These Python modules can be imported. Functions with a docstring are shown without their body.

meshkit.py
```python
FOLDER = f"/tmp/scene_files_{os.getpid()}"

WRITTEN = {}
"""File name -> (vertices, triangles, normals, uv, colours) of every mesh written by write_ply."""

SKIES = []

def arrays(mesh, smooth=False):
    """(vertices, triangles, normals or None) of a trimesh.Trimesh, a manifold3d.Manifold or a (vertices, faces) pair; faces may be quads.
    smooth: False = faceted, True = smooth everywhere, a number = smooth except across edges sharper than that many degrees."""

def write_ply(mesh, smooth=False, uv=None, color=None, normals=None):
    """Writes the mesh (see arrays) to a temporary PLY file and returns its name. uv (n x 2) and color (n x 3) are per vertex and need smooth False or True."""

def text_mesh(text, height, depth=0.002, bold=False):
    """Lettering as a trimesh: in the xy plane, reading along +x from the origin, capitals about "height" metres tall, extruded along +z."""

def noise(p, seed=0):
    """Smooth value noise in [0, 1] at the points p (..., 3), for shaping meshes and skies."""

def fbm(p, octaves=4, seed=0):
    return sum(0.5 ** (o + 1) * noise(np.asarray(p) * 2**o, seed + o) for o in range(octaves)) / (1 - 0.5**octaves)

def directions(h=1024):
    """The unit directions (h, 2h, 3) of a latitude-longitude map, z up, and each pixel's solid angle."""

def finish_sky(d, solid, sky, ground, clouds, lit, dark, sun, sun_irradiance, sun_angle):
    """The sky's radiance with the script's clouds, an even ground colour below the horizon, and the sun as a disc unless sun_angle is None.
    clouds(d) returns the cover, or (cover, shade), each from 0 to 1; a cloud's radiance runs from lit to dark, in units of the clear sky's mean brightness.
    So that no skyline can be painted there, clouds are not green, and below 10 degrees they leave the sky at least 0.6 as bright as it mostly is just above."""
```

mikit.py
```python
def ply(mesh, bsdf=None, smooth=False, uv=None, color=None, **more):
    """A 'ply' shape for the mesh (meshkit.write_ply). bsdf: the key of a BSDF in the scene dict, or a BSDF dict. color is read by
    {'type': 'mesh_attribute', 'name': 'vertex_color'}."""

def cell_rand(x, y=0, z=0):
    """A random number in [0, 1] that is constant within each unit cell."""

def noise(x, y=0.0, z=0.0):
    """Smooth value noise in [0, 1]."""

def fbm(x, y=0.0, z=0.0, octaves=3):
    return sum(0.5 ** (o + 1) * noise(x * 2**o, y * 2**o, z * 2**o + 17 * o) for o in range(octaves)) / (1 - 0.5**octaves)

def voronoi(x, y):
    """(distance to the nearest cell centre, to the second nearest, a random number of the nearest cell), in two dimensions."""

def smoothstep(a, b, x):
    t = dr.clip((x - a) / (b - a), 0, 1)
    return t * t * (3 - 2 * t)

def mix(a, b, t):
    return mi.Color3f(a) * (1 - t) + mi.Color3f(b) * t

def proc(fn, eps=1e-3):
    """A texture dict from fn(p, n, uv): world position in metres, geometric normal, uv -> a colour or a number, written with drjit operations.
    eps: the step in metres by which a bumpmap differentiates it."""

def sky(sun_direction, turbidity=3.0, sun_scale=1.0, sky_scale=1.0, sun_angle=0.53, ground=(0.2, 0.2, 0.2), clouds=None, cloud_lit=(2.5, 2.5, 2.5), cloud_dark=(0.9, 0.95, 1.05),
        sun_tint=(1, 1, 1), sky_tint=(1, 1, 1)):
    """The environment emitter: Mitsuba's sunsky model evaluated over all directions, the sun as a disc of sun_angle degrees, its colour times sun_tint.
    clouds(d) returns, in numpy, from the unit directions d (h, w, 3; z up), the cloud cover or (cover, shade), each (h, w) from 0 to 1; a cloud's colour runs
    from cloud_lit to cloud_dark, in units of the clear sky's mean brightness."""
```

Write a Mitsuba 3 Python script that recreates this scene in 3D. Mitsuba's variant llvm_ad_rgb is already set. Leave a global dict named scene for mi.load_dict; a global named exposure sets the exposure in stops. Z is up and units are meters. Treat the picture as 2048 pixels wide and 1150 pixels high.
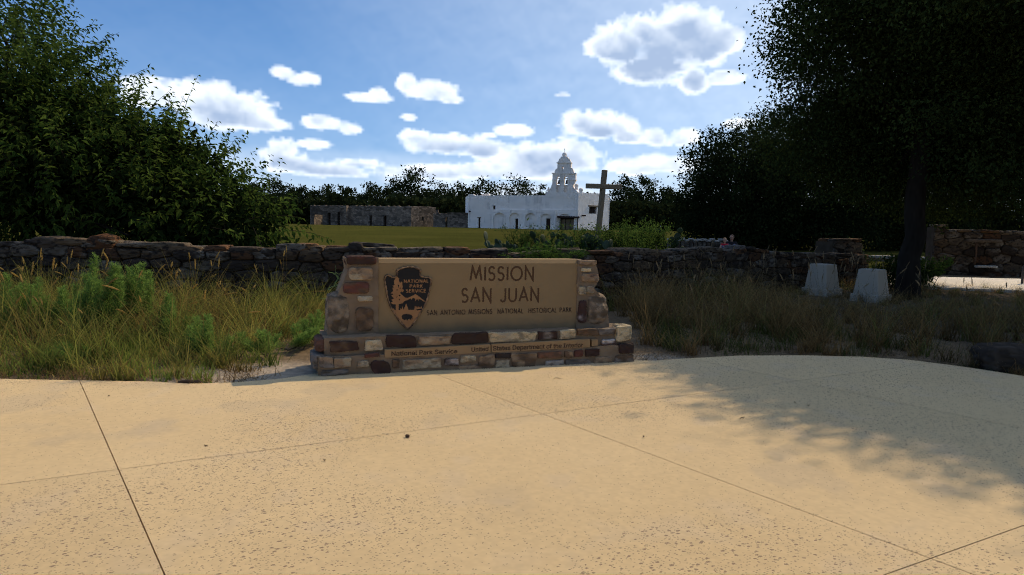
import math
import numpy as np
import drjit as dr
import mitsuba as mi
import trimesh
import manifold3d as m3
import shapely
from shapely.geometry import Polygon, LineString, Point, box as sbox
from shapely.ops import unary_union
from scipy.spatial import Voronoi
import mikit
import meshkit
from mikit import noise, fbm, voronoi, smoothstep, mix, proc
T = mi.ScalarTransform4f
scene, labels = {}, {}

# ---------------------------------------------------------------- camera
EYE = np.array([0, 0, 1.6])
FOC, TANP, ROLL = 1450.0, 126 / 1450.0, math.radians(1.12)   # focal length in pixels of the 2048 wide photo
_p = math.atan(TANP)
FWD = np.array([0, math.cos(_p), -math.sin(_p)])
_r0, _u0 = np.array([1.0, 0, 0]), np.array([0, math.sin(_p), math.cos(_p)])
RIGHT = math.cos(ROLL) * _r0 + math.sin(ROLL) * _u0
UP = math.cos(ROLL) * _u0 - math.sin(ROLL) * _r0
scene['camera'] = dict(type='perspective', fov=2 * math.degrees(math.atan(1024 / FOC)), fov_axis='x', near_clip=0.05, far_clip=3000.0,
                       to_world=T().look_at(origin=EYE.tolist(), target=(EYE + FWD).tolist(), up=UP.tolist()))
exposure = 1.3


def ray(px, py):
    d = FWD * FOC + (px - 1024) * RIGHT - (py - 575) * UP
    return d / np.linalg.norm(d)


def gp(px, py, z=0.0):
    d = ray(px, py)
    return EYE + d * ((z - EYE[2]) / d[2])


def at(px, py, Y):
    d = ray(px, py)
    return EYE + d * (Y / d[1])


# ---------------------------------------------------------------- sky and sun
SUN = np.array([0.753, 0.701, 1.0])
SUN /= np.linalg.norm(SUN)
PUFFS = [  # clouds: azimuth and height of each puff are taken from these rays; radii in 1/1450 rad, last = how grey the middle is
    (1330, 95, 90, 55, 1), (1250, 98, 60, 42, 1), (1395, 90, 60, 52, 1), (1210, 100, 34, 26, .6), (1305, 140, 70, 36, 1), (1388, 165, 26, 28, .5), (1440, 85, 34, 34, .5), (1375, 50, 52, 28, .7), (1285, 62, 35, 28, .5),
    (1450, 158, 36, 13, .1), (1480, 248, 30, 10, .1), (1125, 190, 13, 4, 0),
    (1205, 258, 66, 28, .75), (1165, 245, 34, 22, .4), (1255, 276, 30, 14, .3), (1313, 275, 24, 18, .3), (1365, 280, 30, 18, .4),
    (862, 185, 50, 20, .3), (815, 170, 20, 17, .1), (903, 200, 22, 8, .2), (568, 147, 20, 11, .05), (610, 160, 28, 12, .1),
    (735, 197, 40, 9, .05), (758, 190, 15, 11, .05), (660, 250, 44, 12, .05), (636, 241, 24, 8, 0), (695, 260, 22, 10, .1),
    (455, 226, 78, 38, .6), (420, 205, 50, 32, .4), (525, 250, 44, 13, .2), (300, 190, 60, 26, .2), (628, 290, 30, 9, .1), (820, 235, 14, 6, 0),
    (900, 292, 95, 22, .7), (830, 275, 34, 14, .3), (962, 300, 42, 22, .6), (1025, 263, 32, 13, .1), (978, 272, 14, 5, 0),
    (560, 308, 34, 26, .4), (595, 330, 55, 20, .6), (720, 328, 50, 11, .5), (665, 342, 76, 15, .6),
    (1100, 322, 110, 32, .5), (1150, 304, 40, 28, .2), (1080, 308, 46, 22, .4), (1330, 332, 60, 18, .2), (1270, 337, 70, 16, .2), (1000, 345, 120, 18, .4), (850, 345, 90, 16, .3)]


def clouds(d):
    az, el = np.degrees(np.arctan2(d[..., 0], d[..., 1])), np.degrees(np.arcsin(np.clip(d[..., 2], -1, 1)))
    p = np.stack([az * .55 + el * .21, el * .72 - az * .17, az * .11], -1)
    warp = np.stack([meshkit.fbm(p * .9 + k * 31, 3, 60 + k) - .5 for k in range(3)], -1)
    p = p + 1.1 * warp
    n1 = meshkit.fbm(p, 5, 3)
    n3 = 1 - np.abs(2 * meshkit.fbm(p * 1.5 + 11, 4, 14) - 1)
    relief = n1 - meshkit.fbm(p + np.array([.16, .34, .05]), 5, 3)      # brighter on the side towards the sun
    field, grey = np.full_like(az, -3.0), np.zeros_like(az)
    for px, py, rx, ry, s in PUFFS:
        s = min(1.0, s + .22)
        q = ray(px, py)
        a, e = math.degrees(math.atan2(q[0], q[1])), math.degrees(math.asin(q[2]))
        k = .0395 * 1.02
        da = (az - a + 180) % 360 - 180
        de = el - e
        de = np.where(de < 0, de * 1.35, de)
        r2 = (da / (rx * k)) ** 2 + (de / (ry * k)) ** 2
        field = np.maximum(field, 1 - r2)
        gs = np.exp(-1.5 * ((da / (rx * k)) ** 2 + ((el - e + ry * k * .36) / (ry * k)) ** 2))
        grey = 1 - (1 - grey) * (1 - min(s, .97) * gs)
    n4 = meshkit.fbm(p * 4.3 + 3, 3, 51)
    f = np.maximum(field, -1.4) + 2.3 * (n1 - .5) + 1.4 * (n3 - .62) + .75 * (n4 - .5)
    cover = np.clip((f + .16) / .95, 0, 1) * (field > -1.4)
    cover = 1 - (1 - cover) ** 1.7
    # the rest of the sky: the same fair-weather cumulus, from noise, outside the part described above
    out = np.clip((np.abs(az) - 34) / 10, 0, 1)
    out = np.maximum(out, np.clip((el - 19) / 6, 0, 1))
    q = np.stack([d[..., 0], d[..., 1], d[..., 2] * 0], -1) / np.maximum(d[..., 2:3], .05)
    w = meshkit.fbm(q * 1.6 + 9, 5, 21)
    far = np.clip((w - .655) / .1, 0, 1) * out
    nl = meshkit.fbm(np.stack([az * .16 + 5, el * .95, az * 0], -1) + .6 * warp, 5, 33)
    low = np.clip((5.6 - el) / 3.5, 0, 1) * (.30 + .6 * np.clip((nl - .44) / .16, 0, 1))
    ang = np.degrees(np.arccos(np.clip(d @ SUN, -1, 1)))
    veil = .66 * np.clip((63 - ang) / 34, 0, 1) ** 1.15 + .46 * np.exp(-np.maximum(el, 0) / 8.5)
    veil = np.minimum(veil, .8)
    cov = np.clip(np.maximum(np.maximum(cover, far), low), 0, 1)
    cov = 1 - (1 - cov) * (1 - veil)
    t = np.clip((.62 * np.maximum(field, 0) + .38 * f - .18) / .62, 0, 1)
    shade = .95 * np.clip(grey * 1.05, 0, 1) * t * t * (3 - 2 * t)
    shade = np.clip(shade + 1.5 * relief * (1 - .45 * shade) + .07, 0, 1)
    shade = np.where(cover + far > .02, shade, np.clip(.30 + .6 * relief, 0, 1))
    return cov, shade


scene['sky_light'] = mikit.sky(SUN.tolist(), turbidity=3.0, sky_scale=.95, sky_tint=(.42, .92, 1.38), clouds=clouds, cloud_lit=(5.4, 5.75, 6.1), cloud_dark=(1.95, 2.55, 3.6), sun_tint=(1.0, .95, .86))

# ---------------------------------------------------------------- helpers
_count = {}


def new(name):
    n = _count.get(name, 0)
    _count[name] = n + 1
    return name if n == 0 else f'{name}_{n:03d}'


def tag(key, label=None, cat=None, group=None, kind=None):
    d = labels.setdefault(key, {})
    for k, v in (('label', label), ('category', cat), ('group', group), ('kind', kind)):
        if v:
            d[k] = v


def put(key, mesh, mat, smooth=False, color=None):
    if isinstance(mesh, tuple) and len(mesh) == 3:
        mesh, color = mesh[:2], mesh[2]
    scene[key] = mikit.ply(mesh, mat, smooth=bool(smooth) if color is not None else smooth, color=color)
    return key


def part(parent, name, mesh, mat, smooth=False, color=None, label=None, kind=None):
    k = new(f'{parent}__{name}')
    put(k, mesh, mat, smooth, color)
    if label or kind:
        tag(k, label, kind=kind)
    return k


def join(ms):
    ms = [m for m in ms if len(m[0])]
    at_ = np.cumsum([0] + [len(m[0]) for m in ms])
    v = np.vstack([m[0] for m in ms])
    f = np.vstack([np.asarray(m[1]) + a for m, a in zip(ms, at_)])
    return (v, f, np.vstack([m[2] for m in ms])) if len(ms[0]) > 2 else (v, f)


def tm(m):
    return np.array(m.vertices), np.array(m.faces)


def box(cx, cy, cz, sx, sy, sz, rz=0.0, bev=0.0):
    h = np.array([sx, sy, sz]) / 2
    if bev:
        pts = []
        for s in np.ndindex(2, 2, 2):
            s = np.array(s) * 2 - 1
            for k in range(3):
                q = s * (h - bev)
                q[k] = s[k] * h[k]
                pts.append(q)
        v, f = tm(trimesh.convex.convex_hull(np.array(pts)))
    else:
        v, f = tm(trimesh.creation.box((sx, sy, sz)))
    c, s = math.cos(rz), math.sin(rz)
    return v @ np.array([[c, s, 0], [-s, c, 0], [0, 0, 1]]) + [cx, cy, cz], f


def tube(pts, rad, sides=6, cap=True):
    p = np.asarray(pts, float)
    rad = np.broadcast_to(rad, (len(p),))
    t = np.gradient(p, axis=0)
    t /= np.linalg.norm(t, axis=1, keepdims=True) + 1e-12
    ref = np.array([0.31, 0.17, 1.0]) if abs(t[0, 2]) < .8 else np.array([1.0, .2, 0.1])
    a = np.cross(t, ref)
    a /= np.linalg.norm(a, axis=1, keepdims=True) + 1e-12
    b = np.cross(t, a)
    an = np.arange(sides) * 2 * np.pi / sides
    v = p[:, None] + rad[:, None, None] * (np.cos(an)[None, :, None] * a[:, None] + np.sin(an)[None, :, None] * b[:, None])
    i, j = np.meshgrid(np.arange(len(p) - 1), np.arange(sides), indexing='ij')
    q = np.stack([i * sides + j, i * sides + (j + 1) % sides, (i + 1) * sides + (j + 1) % sides, (i + 1) * sides + j], -1).reshape(-1, 4)
    f = np.vstack([q[:, [0, 1, 2]], q[:, [0, 2, 3]]])
    v = v.reshape(-1, 3)
    if cap:
        n = len(v)
        v = np.vstack([v, p[:1], p[-1:]])
        k = np.arange(sides)
        f = np.vstack([f, np.stack([k * 0 + n, (k + 1) % sides, k], 1), np.stack([k * 0 + n + 1, n - sides + k, n - sides + (k + 1) % sides], 1)])
    return v, f


def rock(size, seed, sub=2, block=.55, rough=.16):
    """A stone: a ball pushed towards a box, then roughened."""
    m = trimesh.creation.icosphere(subdivisions=sub, radius=1.0)
    v = np.array(m.vertices)
    e = v / np.abs(v).max(1, keepdims=True)
    v = v * (1 - block) + e * block * .86
    n = meshkit.fbm(v * 1.3 + seed * 7.31, 3, seed % 97) - .5
    n2 = meshkit.noise(v * 4.1 + seed * 3.1, seed % 89) - .5
    v = v * (1 + rough * 2 * n + rough * .5 * n2)[:, None]
    return v * np.asarray(size) / 2, np.array(m.faces)


def mottle(v, tone, seed, amp=.5, alt=None, freq=9.0):
    n = meshkit.fbm(np.asarray(v) * freq + seed * 1.7, 3, seed % 53)[:, None]
    c = np.asarray(tone) * (1 + amp * 2 * (n - .5))
    if alt is not None:
        w = np.clip((meshkit.noise(np.asarray(v) * freq * .7 + seed * 2.3, seed % 31)[:, None] - .55) / .15, 0, 1)
        c = c * (1 - w) + np.asarray(alt) * w
    return np.clip(c, .004, .9)


class Plane:
    """A vertical plane through A and B: u metres along it, z up, off metres towards the camera side."""

    def __init__(self, A, B):
        self.A = np.array([A[0], A[1], 0.0])
        d = np.array([B[0] - A[0], B[1] - A[1], 0.0])
        self.len = np.linalg.norm(d)
        self.u = d / self.len
        self.n = np.array([self.u[1], -self.u[0], 0.0])

    def hit(self, px, py, off=0.0):
        d = ray(px, py)
        t = ((self.A + self.n * off - EYE) @ self.n) / (d @ self.n)
        P = EYE + d * t - self.A
        return np.array([P @ self.u, P[2]])

    def poly(self, pts, off=0.0):
        return Polygon([self.hit(x, y, off) for x, y in pts])

    def P(self, u, z, off=0.0):
        u, z, off = np.broadcast_arrays(np.asarray(u, float), np.asarray(z, float), np.asarray(off, float))
        return self.A + u[..., None] * self.u + off[..., None] * self.n + z[..., None] * np.array([0, 0, 1.0])

    def slab(self, poly, off0, off1):
        """The polygon (u, z) pulled out from off0 to off1."""
        out = []
        for g in getattr(poly, 'geoms', [poly]):
            if g.area < 1e-9:
                continue
            v, f = tm(trimesh.creation.extrude_polygon(g, abs(off1 - off0), engine='earcut'))
            out.append((self.P(v[:, 0], v[:, 1], min(off0, off1) + v[:, 2]), f))
        return join(out)


def resample(poly, n):
    ring = poly.exterior
    return np.array([ring.interpolate(t, normalized=True).coords[0] for t in np.arange(n) / n])


def pillow(poly, depth, mapf, tone, seed, n=18, alt=None, amp=.45, sunk=-.02, freq=11.0, flat=.5, sharp=False):
    """One face stone: the outline's ring rises to a slightly domed, roughened face."""
    ring = resample(shapely.geometry.polygon.orient(poly, 1.0), n)
    c = np.array(poly.representative_point().coords[0]) * .3 + np.array(poly.centroid.coords[0]) * .7
    lay = [(1.0, sunk), (.985, .45 * depth), (.93, .85 * depth), (.74, .97 * depth), (.4, 1.03 * depth)]
    if sharp:
        lay = [(1.0, sunk), (.995, .55 * depth), (.975, .88 * depth), (.86, .98 * depth), (.62, 1.0 * depth), (.34, 1.0 * depth)]
    uv, off = [], []
    for k, (s, o) in enumerate(lay):
        uv.append(c + (ring - c) * s)
        q = np.concatenate([uv[-1] * (16 if sharp else 9), np.full((n, 1), seed * .77)], 1)
        off.append(o + (0 if k == 0 else 1) * depth * flat * (meshkit.fbm(q, 3, seed % 41) - .5))
    uv.append(c[None])
    off.append(np.array([depth * 1.03]))
    uv, off = np.vstack(uv), np.concatenate(off)
    v = mapf(uv[:, 0], uv[:, 1], off)
    f, m = [], len(lay)
    j = np.arange(n)
    for k in range(m - 1):
        a, b = k * n + j, k * n + (j + 1) % n
        f += [np.stack([a, b, b + n], 1), np.stack([a, b + n, a + n], 1)]
    f.append(np.stack([(m - 1) * n + j, (m - 1) * n + (j + 1) % n, np.full(n, m * n)], 1))
    return v, np.vstack(f), mottle(v, tone, seed, amp, alt, freq)


def rubble(W, H, sx, sz, rng, jit=.75):
    """Random stone outlines that fill W x H: cells of jittered courses."""
    pts, z, row = [], 0.0, 0
    while z < H + sz:
        h = sz * rng.uniform(.7, 1.35)
        x = rng.uniform(-sx, 0)
        while x < W + sx:
            w = sx * rng.uniform(.5, 1.6)
            pts.append((x + w / 2, z + h / 2 + rng.uniform(-.3, .3) * h * jit))
            x += w
        z += h
    pts = np.array(pts)
    k = np.array([1.0, 1.25 * sx / sz * .75])
    V = Voronoi(np.vstack([pts * k, [[-90, -90], [W + 90, -90], [-90, H + 200], [W + 90, H + 200]]]))
    frame, out = sbox(0, 0, W, H), []
    for i in range(len(pts)):
        r = V.regions[V.point_region[i]]
        if -1 in r or not r:
            continue
        g = Polygon(V.vertices[r] / k).intersection(frame)
        if g.area > .15 * sx * sz * .3:
            out.append(g)
    return out


def shrink(g, gap, rnd):
    q = g.buffer(-(gap + rnd)).buffer(rnd)
    if q.geom_type != 'Polygon':
        q = max(q.geoms, key=lambda a: a.area) if len(getattr(q, 'geoms', [])) else Polygon()
    return q


def blades(P, h, w, lean, az, bend, col, seg=3, tipcol=None):
    """Grass blades: ribbons from the points P, of height h and width w, leaning towards az and bending over."""
    n = len(P)
    t = np.linspace(0, 1, seg + 1)
    dirs = np.stack([np.cos(az), np.sin(az), 0 * az], 1)
    side = np.stack([-np.sin(az), np.cos(az), 0 * az], 1)
    tw = np.random.default_rng(5).uniform(0, np.pi, n)
    side = side * np.cos(tw)[:, None] + dirs * np.sin(tw)[:, None]
    out = lean[:, None] * t + bend[:, None] * t ** 2.2
    up = np.sqrt(np.clip(1 - (lean[:, None] + bend[:, None] * t) ** 2 * .6, .08, 1)) * t
    mid = P[:, None] + h[:, None, None] * (out[..., None] * dirs[:, None] + up[..., None] * np.array([0, 0, 1.0]))
    ww = w[:, None] * np.clip(1.0 - t ** 1.6, .04, 1)[None] / 2
    v = np.stack([mid - ww[..., None] * side[:, None], mid + ww[..., None] * side[:, None]], 2)
    base = np.arange(n)[:, None, None] * (2 * (seg + 1))
    k = np.arange(seg)[None, :, None] * 2
    f = np.stack([np.concatenate([base + k, base + k + 1, base + k + 3], -1), np.concatenate([base + k, base + k + 3, base + k + 2], -1)], 2)
    c = np.repeat(col[:, None], seg + 1, 1)
    if tipcol is not None:
        c = c * (1 - t[None, :, None]) + tipcol[:, None] * t[None, :, None]
    c = np.repeat(c[:, :, None], 2, 2)
    return v.reshape(-1, 3), f.reshape(-1, 3), np.clip(c.reshape(-1, 3), .003, .9)


def leaves(P, D, N, L, W, col, fold=.25):
    """Leaves: folded diamonds at P, pointing along D, facing N, of length L and width W."""
    D = D / (np.linalg.norm(D, axis=1, keepdims=True) + 1e-9)
    S = np.cross(D, N)
    S /= np.linalg.norm(S, axis=1, keepdims=True) + 1e-9
    N = np.cross(S, D)
    L, W = L[:, None], W[:, None]
    tip = P + D * L - N * L * .12
    mid = P + D * L * .42
    a = mid + S * W / 2 + N * W * fold
    b = mid - S * W / 2 + N * W * fold
    n = len(P)
    v = np.stack([P, a, tip, b], 1).reshape(-1, 3)
    i = np.arange(n)[:, None] * 4
    f = np.vstack([i + [0, 1, 2], i + [0, 2, 3]])
    return v, f, np.repeat(np.clip(col, .003, .9), 4, 0)


def rnd_dirs(rng, n):
    d = rng.normal(size=(n, 3))
    return d / np.linalg.norm(d, axis=1, keepdims=True)


def tones(rng, n, a, b, amp=.3):
    t = rng.random((n, 1))
    return (np.array(a) * (1 - t) + np.array(b) * t) * (1 + amp * (rng.random((n, 1)) - .5) * 2)


def g_z(x, y):
    """Height of the land: level in front, rising gently beyond the plaza."""
    return .95 * (1 - np.exp(-np.maximum(np.asarray(y, float) - 9, 0) / 45))


# ---------------------------------------------------------------- materials
def mat(key, base, rough=.9, spec=.25, bump=None, scale=1.0, thin=None, **more):
    col = proc(base) if callable(base) else base if isinstance(base, dict) else {'type': 'rgb', 'value': list(base)}
    if thin is not None:
        d = dict(type='principledthin', base_color=col, roughness=rough, diff_trans=thin, **more)
    else:
        d = dict(type='principled', base_color=col, roughness=rough, specular=spec, **more)
    if bump:
        d = {'type': 'bumpmap', 'tex': proc(bump, eps=more.get('eps', 2e-3)), 'scale': scale, 'inner': d}
    scene[key] = d if thin is not None else {'type': 'twosided', 'inner': d}


VC = {'type': 'mesh_attribute', 'name': 'vertex_color'}


def pits(p):
    dens = fbm(p.x * .62 + 3, p.y * .62, 0, 4) + .16 * dr.exp(-2.2 * (dr.square(p.x - .95) + dr.square(p.y - 3.55)))
    wob = .012 * noise(p.x * 40, p.y * 40)
    a = p.x * .86 + p.y * .5
    b = p.y * .86 - p.x * .5
    d1, _, r1 = voronoi(a * 27 + wob * 20, b * 36)
    d2, _, r2 = voronoi(a * 55 + 7, b * 66 + 3)
    th = smoothstep(.33, .62, dens)
    k1 = dr.select(r1 < .01 + .34 * th, 1.0, 0.0) * smoothstep(.12 + .9 * r1, .05 + .5 * r1, d1)
    k2 = dr.select(r2 < .05 + .30 * th, 1.0, 0.0) * smoothstep(.34, .16, d2)
    return dr.maximum(k1, k2 * .8)


def concrete_col(p, n, uv):
    m = fbm(p.x * .9, p.y * .9, 0, 4)
    s = fbm(p.x * 3.1 + 9, p.y * 2.7, 2, 3)
    c = mix((.475, .355, .185), (.535, .41, .226), m)
    c = mix(c, (.46, .37, .25), smoothstep(.58, .8, s) * .28)
    # each pour its own tone; a few drip and tyre marks
    a, b = (p.x + 2.48) * .2583 + (p.y - 4.49) * .1796, (p.x + 2.48) * .1545 - (p.y - 4.49) * .2738
    c = c * (.95 + .09 * mikit.cell_rand(dr.floor(a), dr.floor(b), 4))
    blot = smoothstep(.60, .74, fbm(p.x * 1.7 + 21, p.y * 1.3, 5, 4)) * smoothstep(.45, .6, noise(p.x * .5 + 3, p.y * .5, 9))
    c = mix(c, (.36, .29, .19), blot * .35)
    g = fbm(p.x * 34, p.y * 34, 1, 2)
    c = c * (.93 + .14 * g)
    return mix(c, (.17, .12, .08), pits(p) * .8)


def concrete_bump(p, n, uv):
    return -.0012 * pits(p) + .0007 * fbm(p.x * 60, p.y * 60, 0, 2)


mat('mat_concrete', concrete_col, .85, .3, concrete_bump)
def stone_mat(key, crust, amount, bump, scale=1.0):
    """Stone: each stone's own colour with a blotchy dark crust and grain."""
    def weight(p, n, uv):
        a = smoothstep(.46, .68, fbm(p.x * 17, p.y * 17, p.z * 21, 4))
        return amount * a + .28 * noise(p.x * 130, p.y * 130, p.z * 130)
    scene[key] = {'type': 'twosided', 'inner': {'type': 'bumpmap', 'tex': proc(bump, eps=2e-3), 'scale': scale, 'inner': {
        'type': 'blendbsdf', 'weight': proc(weight), 'a': dict(type='principled', base_color=VC, roughness=.92, specular=.2),
        'b': dict(type='principled', base_color={'type': 'rgb', 'value': list(crust)}, roughness=.95, specular=.1)}}}


stone_mat('mat_stone', (.06, .046, .033), .42, lambda p, n, uv: .034 * fbm(p.x * 24, p.y * 24, p.z * 34, 4))
stone_mat('mat_wall_stone', (.018, .015, .013), .75, lambda p, n, uv: .05 * fbm(p.x * 9, p.y * 9, p.z * 34, 4))
mat('mat_joint', lambda p, n, uv: mix((.028, .022, .016), (.08, .062, .044), fbm(p.x * 8, p.y * 8, p.z * 8, 4)), .95, .1, lambda p, n, uv: .03 * fbm(p.x * 18, p.y * 18, p.z * 18, 3))

mat('mat_mortar', lambda p, n, uv: mix((.14, .10, .065), (.28, .21, .135), fbm(p.x * 9, p.y * 9, p.z * 9, 4)), .95, .15, lambda p, n, uv: .022 * fbm(p.x * 26, p.y * 26, p.z * 26, 4))


def panel_col(p, n, uv):
    c = mix((.24, .162, .078), (.29, .20, .10), fbm(p.x * 3, p.y * 3, p.z * 4, 4))
    st = smoothstep(.62, .42, p.z + .16 * fbm(p.x * 7, p.y * 7, p.z * 3, 3))
    c = mix(c, (.10, .085, .06), st * .65)
    return c * (.94 + .12 * noise(p.x * 160, p.y * 160, p.z * 160))


mat('mat_panel', panel_col, .85, .2)
mat('mat_text', (.092, .053, .028), .9, .1)
mat('mat_text_dark', (.055, .036, .024), .9, .1)
mat('mat_emblem_dark', (.012, .011, .010), .7, .3)
mat('mat_emblem_tan', lambda p, n, uv: mix((.27, .13, .05), (.34, .18, .075), fbm(p.x * 14, p.y * 14, p.z * 14, 3)), .7, .3)
mat('mat_emblem_rim', VC, .6, .3)
mat('mat_leaf', VC, .30, thin=.95, spec_trans=0.0, eta=1.45)
mat('mat_leaf_dull', VC, .7, thin=.35, spec_trans=0.0, eta=1.3)
mat('mat_grass', VC, .5, thin=1.15, spec_trans=0.0, eta=1.35)
mat('mat_bark', lambda p, n, uv: mix((.010, .008, .006), (.03, .024, .018), fbm(p.x * 16, p.y * 16, p.z * 4, 3)), .95, .1, lambda p, n, uv: .03 * fbm(p.x * 26, p.y * 26, p.z * 6, 3))


def soil_col(p, n, uv):
    m = fbm(p.x * 1.3, p.y * 1.3, 0, 4)
    s = fbm(p.x * 21, p.y * 21, 0, 3)
    c = mix((.07, .05, .03), (.17, .125, .075), m)
    near = smoothstep(1.0, .45, dr.sqrt(dr.square((p.x + 2.55) * .75) + dr.square(p.y - 7.45)))
    near = dr.maximum(near, smoothstep(.6, .2, dr.sqrt(dr.square((p.x - 1.75) * .9) + dr.square(p.y - 8.75))))
    c = mix(c, (.30, .255, .195), near * .9)
    return c * (.7 + .6 * s)


mat('mat_soil', soil_col, .95, .1, lambda p, n, uv: .02 * fbm(p.x * 22, p.y * 22, 0, 3))


def lawn_col(p, n, uv):
    m = fbm(p.x * .25, p.y * .12, 0, 4)
    stripe = fbm(p.x * .03, p.y * .55, 3, 2)
    c = mix((.036, .039, .009), (.060, .057, .014), m)
    return c * (.8 + .4 * stripe) * (.85 + .3 * noise(p.x * 6, p.y * 6))


mat('mat_lawn', lawn_col, 1.0, .0)
mat('mat_path', lambda p, n, uv: mix((.62, .56, .45), (.70, .64, .53), fbm(p.x * 2, p.y * 2, 0, 3)), .9, .2)
def plaster_col(p, n, uv):
    c = mix((.76, .69, .61), (.90, .83, .74), fbm(p.x * 1.1, p.y * 1.1, p.z * 1.6, 4))
    st = smoothstep(.56, .75, fbm(p.x * 2.6 + p.y * 2.1, p.z * .22, 3, 3)) * smoothstep(.35, .65, fbm(p.x * .5, p.z * .9, 7, 3))
    return mix(c, (.42, .40, .37), st * .5)


mat('mat_plaster', plaster_col, .9, .2, lambda p, n, uv: .02 * fbm(p.x * 1.5, p.y * 1.5, p.z * 1.5, 4))


def far_rubble_col(p, n, uv):
    a = p.x * 2.2 + p.y * .8
    d1, d2, r = voronoi(a, p.z * 3.6)
    c = mix((.07, .058, .046), (.26, .205, .155), r)
    c = mix((.11, .09, .07), c, smoothstep(.03, .16, d2 - d1))
    dark = fbm(a * .12 + 4, p.z * .3, 0, 3)
    return c * (.45 + .9 * dark)


mat('mat_far_rubble', far_rubble_col, .95, .1)
mat('mat_wood', lambda p, n, uv: mix((.14, .11, .07), (.26, .205, .135), fbm(p.x * 14, p.y * 14, p.z * 1.6, 4)), .85, .2)
mat('mat_dark_wood', (.035, .022, .016), .8, .2)
mat('mat_iron', (.02, .02, .022), .5, .4)
mat('mat_bronze', (.05, .045, .035), .45, .5)
mat('mat_marker', (.40, .335, .245), .85, .2)
mat('mat_plaque', lambda p, n, uv: mix((.25, .165, .08), (.32, .21, .105), fbm(p.x * 6, p.y * 6, p.z * 10, 3)), .85, .2)
mat('mat_cactus', VC, .6, .35)
mat('mat_skin', (.42, .24, .16), .6, .3)
mat('mat_red_cloth', (.42, .015, .03), .9, .1)
mat('mat_dark_cloth', (.02, .018, .02), .9, .1)
mat('mat_jeans', (.08, .10, .16), .9, .1)
mat('mat_hair', VC, .6, .3)
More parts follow.
